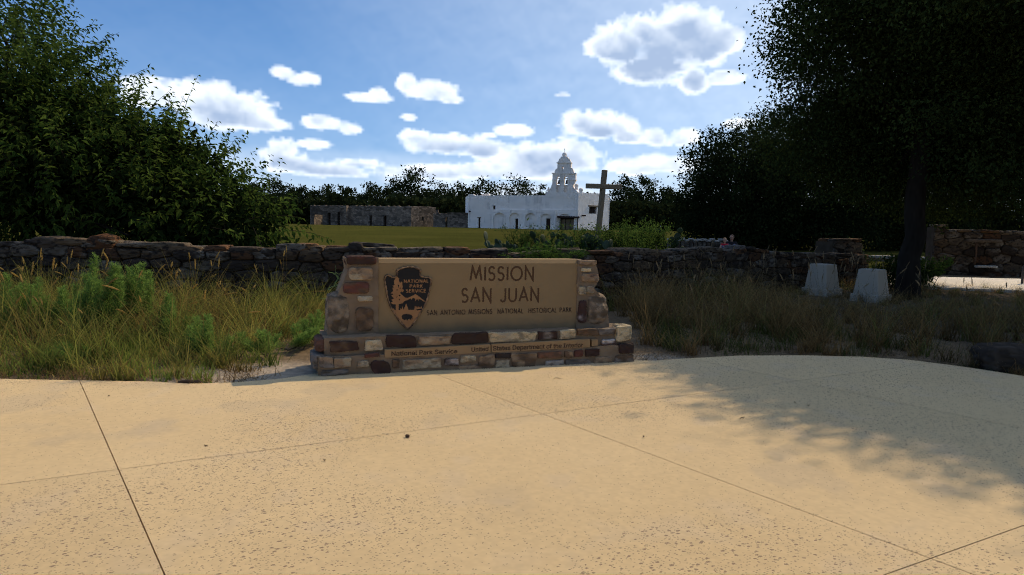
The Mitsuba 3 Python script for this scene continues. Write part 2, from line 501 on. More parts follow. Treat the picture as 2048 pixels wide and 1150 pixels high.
# ---------------------------------------------------------------- ground, lawn, path, plaza
def sheet(xs, ys, zf, mask=None):
    X, Y = np.meshgrid(xs, ys)
    v = np.stack([X, Y, zf(X, Y)], -1).reshape(-1, 3)
    i, j = np.meshgrid(np.arange(len(ys) - 1), np.arange(len(xs) - 1), indexing='ij')
    a = (i * len(xs) + j).ravel()
    f = np.vstack([np.stack([a, a + 1, a + len(xs) + 1], 1), np.stack([a, a + len(xs) + 1, a + len(xs)], 1)])
    if mask is not None:
        c = v[f].mean(1)
        f = f[mask(c[:, 0], c[:, 1])]
    return v, f


def graded(a, b, fine):
    far = np.array([1.5, 3, 6, 12, 25, 50, 100, 200, 400, 800])
    return np.concatenate([a - far[::-1], np.arange(a, b + 1e-6, fine), b + far])


def soil_z(x, y):
    q = np.stack([x * 1.1, y * 1.1, x * 0], -1)
    return g_z(x, y) - .022 + .05 * np.clip((y - 9.3) / 2, 0, 1) * (meshkit.fbm(q, 3, 4) - .5)


put('ground', sheet(graded(-16, 18, .25), graded(-6, 26, .25), soil_z), 'mat_soil', smooth=True)
tag('ground', 'brown dry soil of the planting beds', kind='structure')

# the old rubble wall's run, in plan (front face)
WALL = np.array([[-15.0, 12.6], [-9.5, 12.3], [-6.0, 12.25], [-2.7, 12.5], [1.7, 14.0], [5.2, 16.4], [9.6, 19.6]])


def wall_y(x):
    return np.interp(x, WALL[:, 0], WALL[:, 1])


put('lawn', sheet(graded(-40, 40, .8), graded(12, 130, .8), lambda x, y: g_z(x, y) + .03 + .01 * meshkit.noise(np.stack([x, y, x * 0], -1)),
                  lambda x, y: (y > wall_y(x) + .45) & (y < 600) & ((x < 9.4) | (y > 25))), 'mat_lawn', smooth=True)
tag('lawn', 'wide mown olive green lawn between the rubble wall and the church', kind='structure')

# plaza: cast concrete slabs between sawn joints, 3.17 m squares
J0, J1, J2 = np.array([-2.48, 4.49]), np.array([2.76, 1.56]), np.array([1.81, -2.60])
edge = [gp(*q)[:2] for q in [(-140, 757), (0, 757), (150, 760), (300, 763), (372, 768), (470, 765), (560, 757), (640, 745), (1258, 719), (1300, 722), (1390, 716), (1480, 711), (1600, 710), (1720, 713), (1820, 720), (1900, 730), (1980, 741), (2048, 752), (2140, 770)]]
edge = [np.array(q) + [0, .015 * math.sin(k * 5.1)] for k, q in enumerate(edge)]
plaza_poly = Polygon([(-14, 7.1)] + [tuple(q) for q in edge] + [(7.5, 6.3), (10, 2), (10, -9), (-14, -9)])
cells = []
for i in range(-6, 6):
    for j in range(-4, 8):
        P = J0 + i * J1 + j * J2
        c = Polygon([P, P + J1, P + J1 + J2, P + J2]).buffer(-.0035, join_style='mitre').intersection(plaza_poly)
        for g in getattr(c, 'geoms', [c]):
            if g.area > .002:
                cells.append(g)
tag('plaza', 'sunlit tan concrete plaza of large square slabs with sawn joints', kind='structure')
for g in cells:
    g = g.segmentize(.4)
    v, f = tm(trimesh.creation.extrude_polygon(g, .12, engine='earcut'))
    part('plaza', 'slab', (v - [0, 0, .12], f), 'mat_concrete')

path = Polygon([gp(1780, 555, .22)[:2], gp(2300, 567, .22)[:2], gp(2300, 592, .2)[:2], gp(1780, 572, .2)[:2]])
pv, pf = tm(trimesh.creation.extrude_polygon(path.segmentize(.8), .1, engine='earcut'))
pv[:, 2] += g_z(pv[:, 0], pv[:, 1]) - .06
put('path', (pv, pf), 'mat_path')
tag('path', 'pale concrete path in the sun along the right hand ruined wall', kind='structure')

# ---------------------------------------------------------------- rubble walls
STONE_TONES = [(.068, .052, .036), (.092, .073, .050), (.046, .035, .025), (.088, .060, .034), (.035, .027, .02), (.115, .093, .066), (.085, .043, .020)]
LICHEN = (.16, .14, .11)


class Run:
    """A polyline in plan as a wall face: u metres along it."""

    def __init__(self, pts):
        self.p = np.asarray(pts, float)
        d = np.diff(self.p, axis=0)
        self.L = np.linalg.norm(d, axis=1)
        self.s = np.concatenate([[0], np.cumsum(self.L)])
        self.len = self.s[-1]

    def xy(self, u):
        return np.stack([np.interp(u, self.s, self.p[:, 0]), np.interp(u, self.s, self.p[:, 1])], -1)

    def nrm(self, u):
        d = self.xy(np.asarray(u) + .4) - self.xy(np.asarray(u) - .4)
        d /= np.linalg.norm(d, axis=-1, keepdims=True) + 1e-9
        return np.stack([d[..., 1], -d[..., 0]], -1)

    def P(self, u, z, off):
        q = self.xy(u) + self.nrm(u) * np.asarray(off)[..., None]
        return np.concatenate([q, np.asarray(z)[..., None]], -1)


def rubble_wall(key, run, top, thick, sx, sz, seed, label, cat, hide=None, cap=(.16, .30), limit=290, base=g_z, drop=.12):
    """A rubble wall: a mortar core, face stones and cap stones as parts of their own. top(u) is the height of the crest."""
    rng = np.random.default_rng(seed)
    tag(key, label, cat)
    us = np.linspace(0, run.len, max(8, int(run.len / .25)))
    v, n = [], len(us)
    xy = run.xy(us)
    bz = base(xy[:, 0], xy[:, 1]) - .15
    tz = np.array([top(u) for u in us]) - cap[0] * .55
    for o, z in ((-.03, bz), (-.03, tz), (-thick + .02, tz), (-thick + .02, bz)):
        v.append(run.P(us, z, np.full(n, o)))
    v = np.vstack(v)
    f, j = [], np.arange(n - 1)
    for k in range(3):
        a = k * n + j
        f += [np.stack([a, a + 1, a + n + 1], 1), np.stack([a, a + n + 1, a + n], 1)]
    for e in (0, n - 1):
        f.append(np.array([[e, e + n, e + 2 * n], [e, e + 2 * n, e + 3 * n]]))
    part(key, 'core', (v, np.vstack(f)), 'mat_joint')
    maxz = max(top(u) for u in us)
    stones, rest = [], []
    for g in rubble(run.len, maxz + .2, sx, sz, rng):
        c = g.centroid
        xyc = run.xy(c.x)
        b = float(base(xyc[0], xyc[1]))
        g = g.intersection(Polygon([(u, top(u) - cap[0] * .6) for u in np.linspace(0, run.len, 120)] + [(run.len, b - .1), (0, b - .1)]))
        if g.geom_type != 'Polygon' or g.area < .25 * sx * sz * .4:
            continue
        g = shrink(g, .005, .018)
        if g.is_empty or g.area < .004:
            continue
        k = rng.integers(len(STONE_TONES))
        m = pillow(g, rng.uniform(.02, .09), run.P, STONE_TONES[k], int(rng.integers(1e4)), 16, LICHEN if rng.random() < .45 else None, .5, -.04, 8, .7)
        (rest if hide and hide(c.x) else stones).append(m)
    stones.sort(key=lambda m: -np.ptp(m[0][:, 0]) * np.ptp(m[0][:, 2]))
    for m in stones[:limit]:
        part(key, 'stone', m, 'mat_wall_stone', smooth=True)
    rest += stones[limit:]
    # the far face, never one by one from here
    for g in rubble(run.len, maxz, sx * 1.5, sz * 1.5, rng):
        g = g.intersection(Polygon([(u, top(u) - cap[0] * .6) for u in np.linspace(0, run.len, 60)] + [(run.len, -.1), (0, -.1)]))
        if g.geom_type != 'Polygon':
            continue
        g = shrink(g, .015, .03)
        if not g.is_empty and g.area > .01:
            m = pillow(g, -.06, lambda u, z, o: run.P(u, z, o - thick), STONE_TONES[rng.integers(6)], int(rng.integers(1e4)), 10, None, .4, .03)
            rest.append((m[0], m[1][:, ::-1], m[2]))
    if rest:
        part(key, 'stone_fill', join(rest), 'mat_wall_stone', smooth=True, kind='stuff')
    u = 0.0
    while u < run.len - .1:
        w = rng.uniform(*cap) * rng.choice([1.4, 2.2, 3.0])
        w = min(w, run.len - u)
        hgt = cap[0] * rng.uniform(.6, 1.5)
        c = u + w / 2
        sd = int(rng.integers(1e4))
        deep = 1 if rng.random() < .55 else 2
        for q in range(deep):
            dd = thick / deep
            v, f = rock((w * 1.08, dd * 1.12, hgt), sd + q, 2, .75, .13)
            # sedimentary split: flatter top
            v[:, 2] = np.where(v[:, 2] > hgt * .22, hgt * .22 + (v[:, 2] - hgt * .22) * .55, v[:, 2])
            nn = run.nrm(c)
            tt = np.array([-nn[1], nn[0]])
            ctr = run.xy(c) + nn * (-(q + .5) * dd + .05)
            zc = top(c) - hgt * .42 + rng.uniform(-.03, .035)
            wv = np.stack([ctr[0] + tt[0] * v[:, 0] + nn[0] * v[:, 1] * -1, ctr[1] + tt[1] * v[:, 0] + nn[1] * v[:, 1] * -1, zc + v[:, 2] + v[:, 0] * rng.uniform(-.08, .08)], 1)
            part(key, 'cap_stone', (wv, f, mottle(wv, np.array(STONE_TONES[rng.integers(len(STONE_TONES))]) * 1.5, sd, .5, LICHEN if rng.random() < .6 else None, 8)), 'mat_wall_stone', smooth=50)
        u += w


front = Run(WALL)


def crest(run, pts, seed, rough=.05):
    """Crest height over u, from photo points of the crest."""
    uu, zz = [], []
    for px, py in pts:
        us = np.linspace(0, run.len, 600)
        xy = run.xy(us) + run.nrm(us) * -.2
        d = ray(px, py)
        a = np.arctan2(xy[:, 0], xy[:, 1]) - math.atan2(d[0], d[1])
        i = int(np.argmin(np.abs(a)))
        uu.append(us[i])
        zz.append(EYE[2] + d[2] * np.linalg.norm(xy[i]) / math.hypot(d[0], d[1]))
    o = np.argsort(uu)
    uu, zz = np.array(uu)[o], np.array(zz)[o]
    return lambda u: float(np.interp(u, uu, zz) + rough * (meshkit.noise(np.array([u * 2.3, seed, 0.0])) - .5))


wall_top = crest(front, [(-250, 500), (-60, 492), (0, 484), (60, 475), (140, 475), (165, 481), (195, 470), (225, 483), (330, 489), (420, 489), (520, 492), (610, 489), (680, 492), (716, 486), (780, 491), (860, 494), (960, 496), (1050, 500), (1140, 496), (1200, 503), (1260, 499), (1340, 500), (1390, 493), (1435, 494), (1455, 495), (1490, 494), (1540, 503), (1620, 502), (1690, 508), (1740, 509)], 3)
for px, py, w, h, tone, sd in ((196, 492, 66, 50, (.10, .045, .018), 3), (96, 486, 80, 30, (.085, .065, .045), 5), (612, 500, 46, 30, (.17, .085, .03), 7), (712, 500, 34, 34, (.04, .032, .026), 9), (330, 494, 90, 22, (.12, .095, .06), 11), (1270, 506, 110, 22, (.12, .09, .06), 13), (1482, 497, 34, 15, (.16, .14, .12), 15)):
    q = ray(px, py)
    us = np.linspace(0, front.len, 800)
    a_ = front.xy(us)
    u_ = us[int(np.argmin(np.abs(np.arctan2(a_[:, 0], a_[:, 1]) - math.atan2(q[0], q[1]))))]
    c_ = front.xy(u_)
    D = c_[1] - .05
    m_ = D / FOC
    v, f = rock((w * m_, .5, h * m_), 500 + sd, 3, .6, .14)
    z_ = at(px, py, D)[2]
    n_ = front.nrm(u_)
    t_ = np.array([-n_[1], n_[0]])
    wv = np.stack([c_[0] + t_[0] * v[:, 0] - n_[0] * (v[:, 1] + .18), c_[1] + t_[1] * v[:, 0] - n_[1] * (v[:, 1] + .18), z_ + v[:, 2]], 1)
    part('rubble_wall', 'cap_stone', (wv, f, mottle(wv, tone, sd, .5, None, 8)), 'mat_wall_stone', smooth=True)
_a, _b = math.atan2(ray(700, 560)[0], ray(700, 560)[1]), math.atan2(ray(1185, 560)[0], ray(1185, 560)[1])


def behind_sign(u):
    q = front.xy(u)
    a = math.atan2(q[0], q[1])
    return _a < a < _b or a < math.atan2(ray(-40, 560)[0], ray(-40, 560)[1])


rubble_wall('rubble_wall', front, wall_top, .5, .46, .17, 11, 'long low wall of dark grey and brown rubble stones behind the entrance sign', 'wall', behind_sign, limit=280)

pier = Run([at(1664, 540, 19.9)[:2], at(1722, 540, 20.1)[:2]])
rubble_wall('stone_pier', pier, crest(pier, [(1640, 479), (1700, 478), (1740, 481)], 5), .8, .34, .22, 12, 'square dark stone pier at the right end of the rubble wall', 'pier', cap=(.14, .2))

right_run = Run([at(1862, 560, 23.6)[:2], at(2060, 560, 23.3)[:2], at(2420, 560, 22.8)[:2]])
_rt = crest(right_run, [(1850, 449), (1880, 449), (1884, 454), (1920, 457), (1960, 460), (2048, 462), (2400, 470)], 7, .03)
rubble_wall('ruined_wall', right_run, _rt, .55, .50, .26, 13, 'ruined brown stone wall with a filled in doorway, at the right edge beyond the tree', 'wall')
# its blocked doorway: lintel, jamb and sunlit sill
rp = Plane(right_run.p[0], right_run.p[1])


def px_box(pl, x0, y0, x1, y1, off0, off1):
    a, b = pl.hit(x0, y1, off1), pl.hit(x1, y0, off1)
    return pl.slab(sbox(min(a[0], b[0]), min(a[1], b[1]), max(a[0], b[0]), max(a[1], b[1])), off0, off1)


for nm, q, dd, tone in (('lintel', (1931, 479, 2004, 484), .12, (.13, .105, .08)), ('jamb', (1946, 485, 1952, 529), .12, (.15, .085, .05)), ('sill', (1947, 531, 1989, 535), .30, (.5, .47, .40))):
    a, b = rp.hit(q[0], q[3], 0), rp.hit(q[2], q[1], 0)
    g = sbox(min(a[0], b[0]), a[1], max(a[0], b[0]), b[1])
    part('ruined_wall', nm, pillow(g.segmentize(.1), dd, rp.P, tone, 61, 40, None, .4, -.05, 9, .25), 'mat_stone', smooth=True, label='sunlit pale stone sill' if nm == 'sill' else None)

key = new('lawn_wall')
lw = Plane(at(1335, 480, 36.2), at(1455, 480, 35.9))
tag(key, 'low pale stone wall far across the lawn, beyond the two people', 'wall')
for k in range(14):
    a = lw.len * k / 14
    zb = float(g_z(0, 36)) - .1
    hh = .62 + .04 * math.sin(k * 2.7)
    part(key, 'stone', pillow(sbox(a + .02, zb, a + lw.len / 14, zb + hh), .15, lw.P, STONE_TONES[k % 3], 70 + k, 14, LICHEN, .4, -.3), 'mat_stone', smooth=True)
    part(key, 'cap_stone', pillow(sbox(a, zb + hh + .01, a + lw.len / 14 + .02, zb + hh + .12), .12, lw.P, (.42, .39, .34), 90 + k, 12, None, .3, -.3), 'mat_stone', smooth=True)
key = new('lawn_wall')
lw = Plane(at(1735, 512, 30), at(1862, 512, 29))
tag(key, 'low wall with a pale sunlit top seen behind the big tree trunk', 'wall')
part(key, 'core', lw.slab(sbox(0, .2, lw.len, 1.6 - .048 * 30 + .37), -.45, 0), 'mat_mortar')
for k in range(8):
    a = lw.len * k / 8
    part(key, 'cap_stone', pillow(sbox(a, .5, a + lw.len / 8 - .02, .62), .06, lw.P, (.45, .42, .36), 120 + k, 12, None, .3, -.45), 'mat_stone', smooth=True)

# ---------------------------------------------------------------- the church
def z4(X, Y):
    return 900 + X / 5.689, 290 + Y / 5.689


cp = Plane(at(936, 458, 122), at(1158.5, 466, 118))
cr = Plane(at(1158.5, 466, 118), at(1217.5, 466, 124))
zg = .7
CH = 'church'
tag(CH, 'long white plastered church with a stepped bell gable and blind arches beyond the lawn', 'church')


def zp(pl, pts, off=0.0):
    return pl.poly([z4(*q) for q in pts], off)


def zbox(pl, X0, Y0, X1, Y1, off=0.0):
    a, b = pl.hit(*z4(X0, Y1), off), pl.hit(*z4(X1, Y0), off)
    return sbox(a[0], a[1], b[0], b[1])


def zarch(pl, X0, X1, ytop, ybot, off=0.0, rise=None):
    a, b = pl.hit(*z4(X0, ybot), off), pl.hit(*z4(X1, ytop), off)
    w = b[0] - a[0]
    rise = rise if rise else w / 2
    t = np.linspace(math.pi, 0, 17)
    return Polygon([(a[0], zg - .3 if ybot > 900 else a[1])] + [(a[0] + w / 2 + w / 2 * math.cos(x), b[1] - rise + rise * math.sin(x)) for x in t] + [(b[0], zg - .3 if ybot > 900 else a[1])])


def ground_poly(pl, pts):
    q = [pl.hit(*z4(*p)) for p in pts]
    return Polygon([(q[0][0], zg - .4)] + [tuple(a) for a in q] + [(q[-1][0], zg - .4)])


facade = ground_poly(cp, [(208, 558), (262, 558), (275, 566), (285, 574), (1090, 572), (1468, 572)])
holes = unary_union([zbox(cp, 320, 828, 346, 960), zbox(cp, 740, 838, 775, 985), zbox(cp, 1090, 835, 1141, 985), zbox(cp, 487, 688, 517, 732), zbox(cp, 1250, 822, 1462, 985)])
part(CH, 'wall', cp.slab(facade.difference(holes), -.8, 0), 'mat_plaster')
low = ground_poly(cp, [(478, 775), (520, 748), (610, 738), (900, 740), (1160, 742), (1180, 738), (1468, 738)])
arches = unary_union([zarch(cp, 497, 638, 770, 985), zarch(cp, 675, 806, 772, 985), zarch(cp, 850, 990, 776, 985), zarch(cp, 1026, 1156, 782, 985), zarch(cp, 1218, 1392, 786, 985), holes])
part(CH, 'arcade', cp.slab(low.difference(arches), .01, .38), 'mat_plaster')
pil = ground_poly(cp, [(1162, 775), (1180, 742), (1214, 742), (1214, 800)])
part(CH, 'buttress', cp.slab(pil.difference(holes), .381, .75), 'mat_plaster')
# right hand face, left and back walls, roof
wr = ground_poly(cr, [(1463, 540), (1500, 540), (1580, 548), (1712, 552), (1775, 558), (1806, 558)])
win = zbox(cr, 1582, 700, 1670, 780)
part(CH, 'wall', cr.slab(wr.difference(win), -.8, -.002), 'mat_plaster')
A, B, C = cp.P(0, 0, 0), cp.P(cp.len, 0, 0), cr.P(cr.len, 0, 0)
back = np.array([-.12, .99, 0]) * 9
zt = cp.hit(*z4(600, 574))[1]
for a, b in ((A + back, A), (C, C + back), (C + back, A + back)):
    w = Plane(a, b)
    part(CH, 'wall', w.slab(sbox(.003, zg - .4, w.len - .003, zt - .02), -.7, -.004), 'mat_plaster')
rv, rf = tm(trimesh.creation.extrude_polygon(Polygon([A[:2], B[:2], C[:2], (C + back)[:2], (A + back)[:2]]).buffer(-.5), .2, engine='earcut'))
part(CH, 'roof', (rv + [0, 0, zt - .7], rf), 'mat_plaster')
part(CH, 'parapet_block', cp.slab(zbox(cp, 345, 552, 430, 574), -1.6, -.9), 'mat_plaster')
# bell gable
gable = zp(cp, [(1085, 600), (1085, 574), (1088, 552), (1105, 535), (1140, 520), (1148, 480), (1163, 440), (1168, 322), (1188, 322), (1190, 300), (1205, 275), (1220, 265), (1225, 205), (1225, 190), (1238, 178), (1240, 160), (1258, 150), (1262, 135), (1285, 128), (1310, 128), (1335, 132), (1345, 150), (1362, 160), (1366, 178), (1376, 190), (1376, 262), (1392, 262), (1405, 290), (1415, 322), (1430, 322), (1430, 400), (1412, 440), (1402, 455), (1405, 480), (1422, 505), (1440, 520), (1465, 540), (1465, 600)])
gh = unary_union([zarch(cp, 1207, 1251, 358, 537), zarch(cp, 1293, 1339, 358, 537), zarch(cp, 1277, 1297, 248, 275)])
for X0, X1 in ((1206, 1252), (1292, 1340)):
    part(CH, 'recess_panel', cp.slab(zbox(cp, X0, 452, X1, 540), -.95, -.6), 'mat_plaster')
part(CH, 'bell_gable', cp.slab(gable.difference(gh), -1.15, .05), 'mat_plaster')
for X0, X1, Y0, Y1 in ((1160, 1206, 395, 403), (1252, 1292, 395, 403), (1340, 1436, 395, 403), (1160, 1436, 318, 328), (1213, 1384, 198, 206)):
    part(CH, 'moulding', cp.slab(zbox(cp, X0, Y0, X1, Y1), -1.2, .2), 'mat_plaster')


def ball(X, Y, r, depth=-.55, sq=1.0):
    c = cp.hit(*z4(X, Y))
    m = trimesh.creation.icosphere(subdivisions=2, radius=r * .01455)
    v = np.array(m.vertices) * [1, 1, sq]
    return v + cp.P(c[0], c[1], depth), np.array(m.faces)


for X, Y, r in ((1297, 108, 27), (1117, 512, 19), (1434, 462, 23), (1484, 510, 25)):
    part(CH, 'finial', join([ball(X, Y, r), tube([cp.P(*cp.hit(*z4(X, Y + r * 2.0)), -.55), cp.P(*cp.hit(*z4(X, Y)), -.55)], [r * .0125, r * .009], 12)]), 'mat_plaster', smooth=40)
ring = [cp.P(*cp.hit(*z4(1280 + 15 * math.cos(t), 180 + 15 * math.sin(t))), .07) for t in np.linspace(0, 2 * math.pi, 21)]
part(CH, 'rosette', tube(ring, .06, 6), 'mat_plaster')
part(CH, 'roof_cross', join([tube([cp.P(*cp.hit(*z4(1298, 88)), -.55), cp.P(*cp.hit(*z4(1298, 34)), -.55)], .03), tube([cp.P(*cp.hit(*z4(1288, 52)), -.55), cp.P(*cp.hit(*z4(1308, 52)), -.55)], .03)]), 'mat_iron')
for X in (1231, 1320):
    prof = [(.02, .62), (.1, .6), (.15, .5), (.18, .3), (.24, .1), (.30, 0)]
    c = cp.P(*cp.hit(*z4(X + 6, 440)), -.55)
    bv, bf = tm(trimesh.creation.revolve(np.array(prof) * [1.15, 1.05], sections=16))
    part(CH, 'bell', join([(bv + c, bf), tube([c + [0, 0, .6], c + [0, 0, .95]], .05)]), 'mat_bronze', smooth=40)
    part(CH, 'bell_beam', tube([c + cp.u * -.55 + [0, 0, .9], c + cp.u * .42 + [0, 0, .9]], .06), 'mat_dark_wood')
for X0, Y0, X1, Y1 in ((320, 828, 346, 960), (740, 838, 775, 985), (1090, 835, 1141, 985)):
    d = part(CH, 'door', cp.slab(zbox(cp, X0, Y0, X1, Y1).buffer(-.01), -.45, -.38), 'mat_dark_wood')
    q = zbox(cp, X0, Y0, X1, Y1).bounds
    part(d, 'lintel', cp.slab(sbox(q[0] - .18, q[3], q[2] + .18, q[3] + .12), -.2, .03), 'mat_wood') if X0 < 400 else None
d = part(CH, 'entrance', cp.slab(zbox(cp, 1250, 822, 1462, 985), -.75, -.68), 'mat_dark_wood')
for k in range(4):
    X = 1260 + k * 52
    part(d, 'panel', cp.slab(zbox(cp, X, 845, X + 44, 960), -.68, -.63), 'mat_wood')
part(CH, 'entrance_beam', cp.slab(zbox(cp, 1225, 812, 1474, 828), -.3, .62), 'mat_dark_wood')
for X in (1257, 1455):
    part(CH, 'entrance_post', cp.slab(zbox(cp, X - 6, 829, X + 6, 985), .4, .6), 'mat_dark_wood')
w1 = part(CH, 'window', cp.slab(zbox(cp, 487, 688, 517, 732), -.5, -.45), 'mat_dark_wood')
w2 = part(CH, 'window', cr.slab(win, -.5, -.45), 'mat_dark_wood')
part(w2, 'lintel', cr.slab(zbox(cr, 1574, 690, 1690, 700), -.3, .1), 'mat_wood')
for k in range(6):
    X = 1588 + k * 15
    part(w2, 'bar', cr.slab(zbox(cr, X, 700, X + 4, 780), -.12, -.06), 'mat_dark_wood')
for pl, X, Y, s in ((cp, 225, 755, 1), (cr, 1500, 801, 1)):
    q = pl.hit(*z4(X, Y))
    part(CH, 'water_spout', tube([pl.P(q[0], q[1], -.3), pl.P(q[0] + .1, q[1] - .03, .7)], .12, 8), 'mat_dark_wood')

# ---------------------------------------------------------------- ruined stone building left of the church
def z8(X, Y):
    return 500 + X / 4.452, 320 + Y / 4.452


RU = 'stone_ruin'
tag(RU, 'long roofless ruin of grey rubble stone with dark doorways, left of the white church', 'ruin')
ra = Plane(at(620, 447, 128), at(822, 452, 124))
rb = Plane(at(822, 452, 124), at(872, 452, 129))


def z8box(pl, X0, Y0, X1, Y1):
    a, b = pl.hit(*z8(X0, Y1)), pl.hit(*z8(X1, Y0))
    return sbox(min(a[0], b[0]), a[1], max(a[0], b[0]), b[1])


def jag(pl, X0, X1, Y0, Y1, seed):
    """Wall outline with a broken crest."""
    r = np.random.default_rng(seed)
    xs = np.linspace(X0, X1, int(abs(X1 - X0) / 14))
    top = [pl.hit(*z8(x, Y0 + (Y1 - Y0) * (x - X0) / (X1 - X0) + r.uniform(-4, 4))) for x in xs]
    return Polygon([(top[0][0], .5)] + [tuple(t) for t in top] + [(top[-1][0], .5)])


dh = [z8box(ra, 690, 470, 718, 590), z8box(ra, 778, 466, 800, 590), z8box(ra, 1062, 492, 1085, 590), z8box(ra, 1186, 496, 1215, 600), z8box(ra, 556, 488, 648, 575)]
part(RU, 'wall', ra.slab(jag(ra, 535, 1437, 402, 412, 1).difference(unary_union(dh)), -.8, 0), 'mat_far_rubble')
part(RU, 'wall', rb.slab(jag(rb, 1437, 1655, 412, 420, 2).difference(z8box(rb, 1530, 506, 1549, 540)), -.8, -.003), 'mat_far_rubble')
part(RU, 'buttress', ra.slab(jag(ra, 850, 880, 408, 408, 3), .003, 1.0), 'mat_far_rubble')
for a, b in ((ra.P(0, 0, 0) + [0, 8, 0], ra.P(0, 0, 0)), (rb.P(rb.len, 0, 0) + [0, 5, 0], ra.P(0, 0, 0) + [0, 8, 0])):
    w = Plane(a, b)
    part(RU, 'wall', w.slab(sbox(.01, .5, w.len - .01, 4.0), -.7, -.006), 'mat_far_rubble')
for q in dh[:4]:
    part(RU, 'doorway', ra.slab(q, -.78, -.72), 'mat_dark_wood')
key = new('ruin_wall')
tag(key, 'lower broken stone wall with a gap, joining the ruin to the white church', 'wall')
rc = Plane(at(866, 453, 124), at(942, 457, 122))
part(key, 'wall', rc.slab(jag(rc, 1632, 1975, 474, 476, 4).difference(z8box(rc, 1737, 505, 1758, 620)), -.6, 0), 'mat_far_rubble')
part(key, 'coping', rc.slab(z8box(rc, 1760, 471, 1975, 478), -.7, .1), 'mat_far_rubble')
# ---------------------------------------------------------------- the park's entrance sign
SG = 'entrance_sign'
tag(SG, 'entrance sign with a tan carved panel and arrowhead emblem in a rough stone surround', 'sign')
sp = Plane(gp(632, 752), gp(1266, 722))
UPO, PAN, PIE = -.06, -.27, -.25          # upper course, panel and pier faces behind the foot's face
rng = np.random.default_rng(31)


def zrect(x0, y0, x1, y1, off):
    a, b = sp.hit(x0, y1, off), sp.hit(x1, y0, off)
    return a[0], a[1], b[0], b[1]


z_led = sp.hit(800, 672, UPO)[1]
z_mid = sp.hit(700, 712, 0)[1]
u0, u1 = 0.02, sp.len - .02
uu0, uu1 = sp.hit(648, 700, UPO)[0], sp.hit(1261, 680, UPO)[0]


def soft_block(poly, o0, o1, seed, amp=.02):
    """A mortared block with an uneven face."""
    g = shapely.segmentize(poly, .07)
    v, f = tm(trimesh.creation.extrude_polygon(g, abs(o1 - o0), engine='earcut'))
    v, f = trimesh.remesh.subdivide_to_size(v, f, .09)
    q = sp.P(v[:, 0], v[:, 1], min(o0, o1) + v[:, 2])
    m = trimesh.Trimesh(q, f, process=True)
    nz = meshkit.fbm(np.array(m.vertices) * 5, 3, seed)[:, None] - .5
    return np.array(m.vertices) + m.vertex_normals * nz * amp * 2, np.array(m.faces)


part(SG, 'foot', soft_block(sbox(u0, -.12, u1, z_mid), -.74, 0, 1), 'mat_mortar', smooth=50)
part(SG, 'ledge', soft_block(sbox(uu0, z_mid - .06, uu1, z_led), -.70, UPO, 2), 'mat_mortar', smooth=50)
CREAM, MAROON, TAN, BROWN, RED, GREY = (.58, .46, .27), (.052, .027, .021), (.34, .235, .14), (.15, .095, .055), (.125, .05, .036), (.22, .185, .15)
PALE = (.44, .36, .235)
SIGN_STONES = [  # left, top, right, bottom in the photo, face, tone, second tone
    (660, 681, 721, 704, UPO, MAROON, BROWN), (730, 679, 764, 700, UPO, PALE, CREAM), (771, 670, 833, 695, UPO, MAROON, None), (839, 671, 900, 690.5, UPO, TAN, PALE), (902, 664, 976, 688, UPO, (.05, .028, .02), MAROON),
    (978.5, 663, 1071.6, 685, UPO, CREAM, PALE), (1077, 662.5, 1112, 678.5, UPO, MAROON, GREY), (1119, 659, 1149, 677, UPO, CREAM, PALE), (1153, 657, 1194, 671, UPO, BROWN, (.24, .11, .05)), (1196, 657, 1229, 669, UPO, GREY, BROWN),
    (1233, 652, 1262, 681, UPO + .03, CREAM, None), (1200.6, 678, 1230.5, 706, UPO + .02, (.09, .045, .035), (.6, .52, .44)), (1236, 687, 1266, 707, 0, (.05, .032, .026), MAROON),
    (728, 706, 759, 714.5, 0, RED, None), (638, 713, 666, 735, 0, GREY, TAN), (668, 715, 703, 735, 0, TAN, PALE), (714, 720.5, 737, 734, 0, TAN, PALE), (742, 720, 781, 753, 0, MAROON, (.10, .05, .045)), (784, 718, 798, 736, 0, BROWN, MAROON),
    (805, 716, 880, 738, 0, PALE, TAN), (887, 716, 916, 731, 0, MAROON, (.5, .42, .36)), (921, 710, 953, 724, 0, PALE, CREAM), (917, 729, 963, 741, 0, TAN, BROWN), (955, 709, 987, 738, 0, BROWN, TAN), (990, 706, 1020, 716.5, 0, (.05, .035, .028), MAROON),
    (991, 719, 1018, 737, 0, PALE, GREY), (1022, 706, 1070, 734, 0, BROWN, TAN), (1073, 702, 1124, 717, 0, (.20, .10, .06), BROWN), (1088, 719, 1127, 733, 0, (.42, .38, .32), GREY), (1128, 702, 1144, 716, 0, BROWN, TAN),
    (1148, 699.5, 1164, 713, 0, RED, BROWN), (1170, 697.5, 1199, 712, 0, MAROON, (.5, .42, .38)), (1189, 713, 1221, 727, 0, TAN, BROWN), (1230, 709, 1265, 724, 0, BROWN, GREY), (645, 738, 700, 750, 0, (.13, .11, .085), GREY), (1130, 718, 1180, 731, 0, (.14, .115, .09), GREY)]
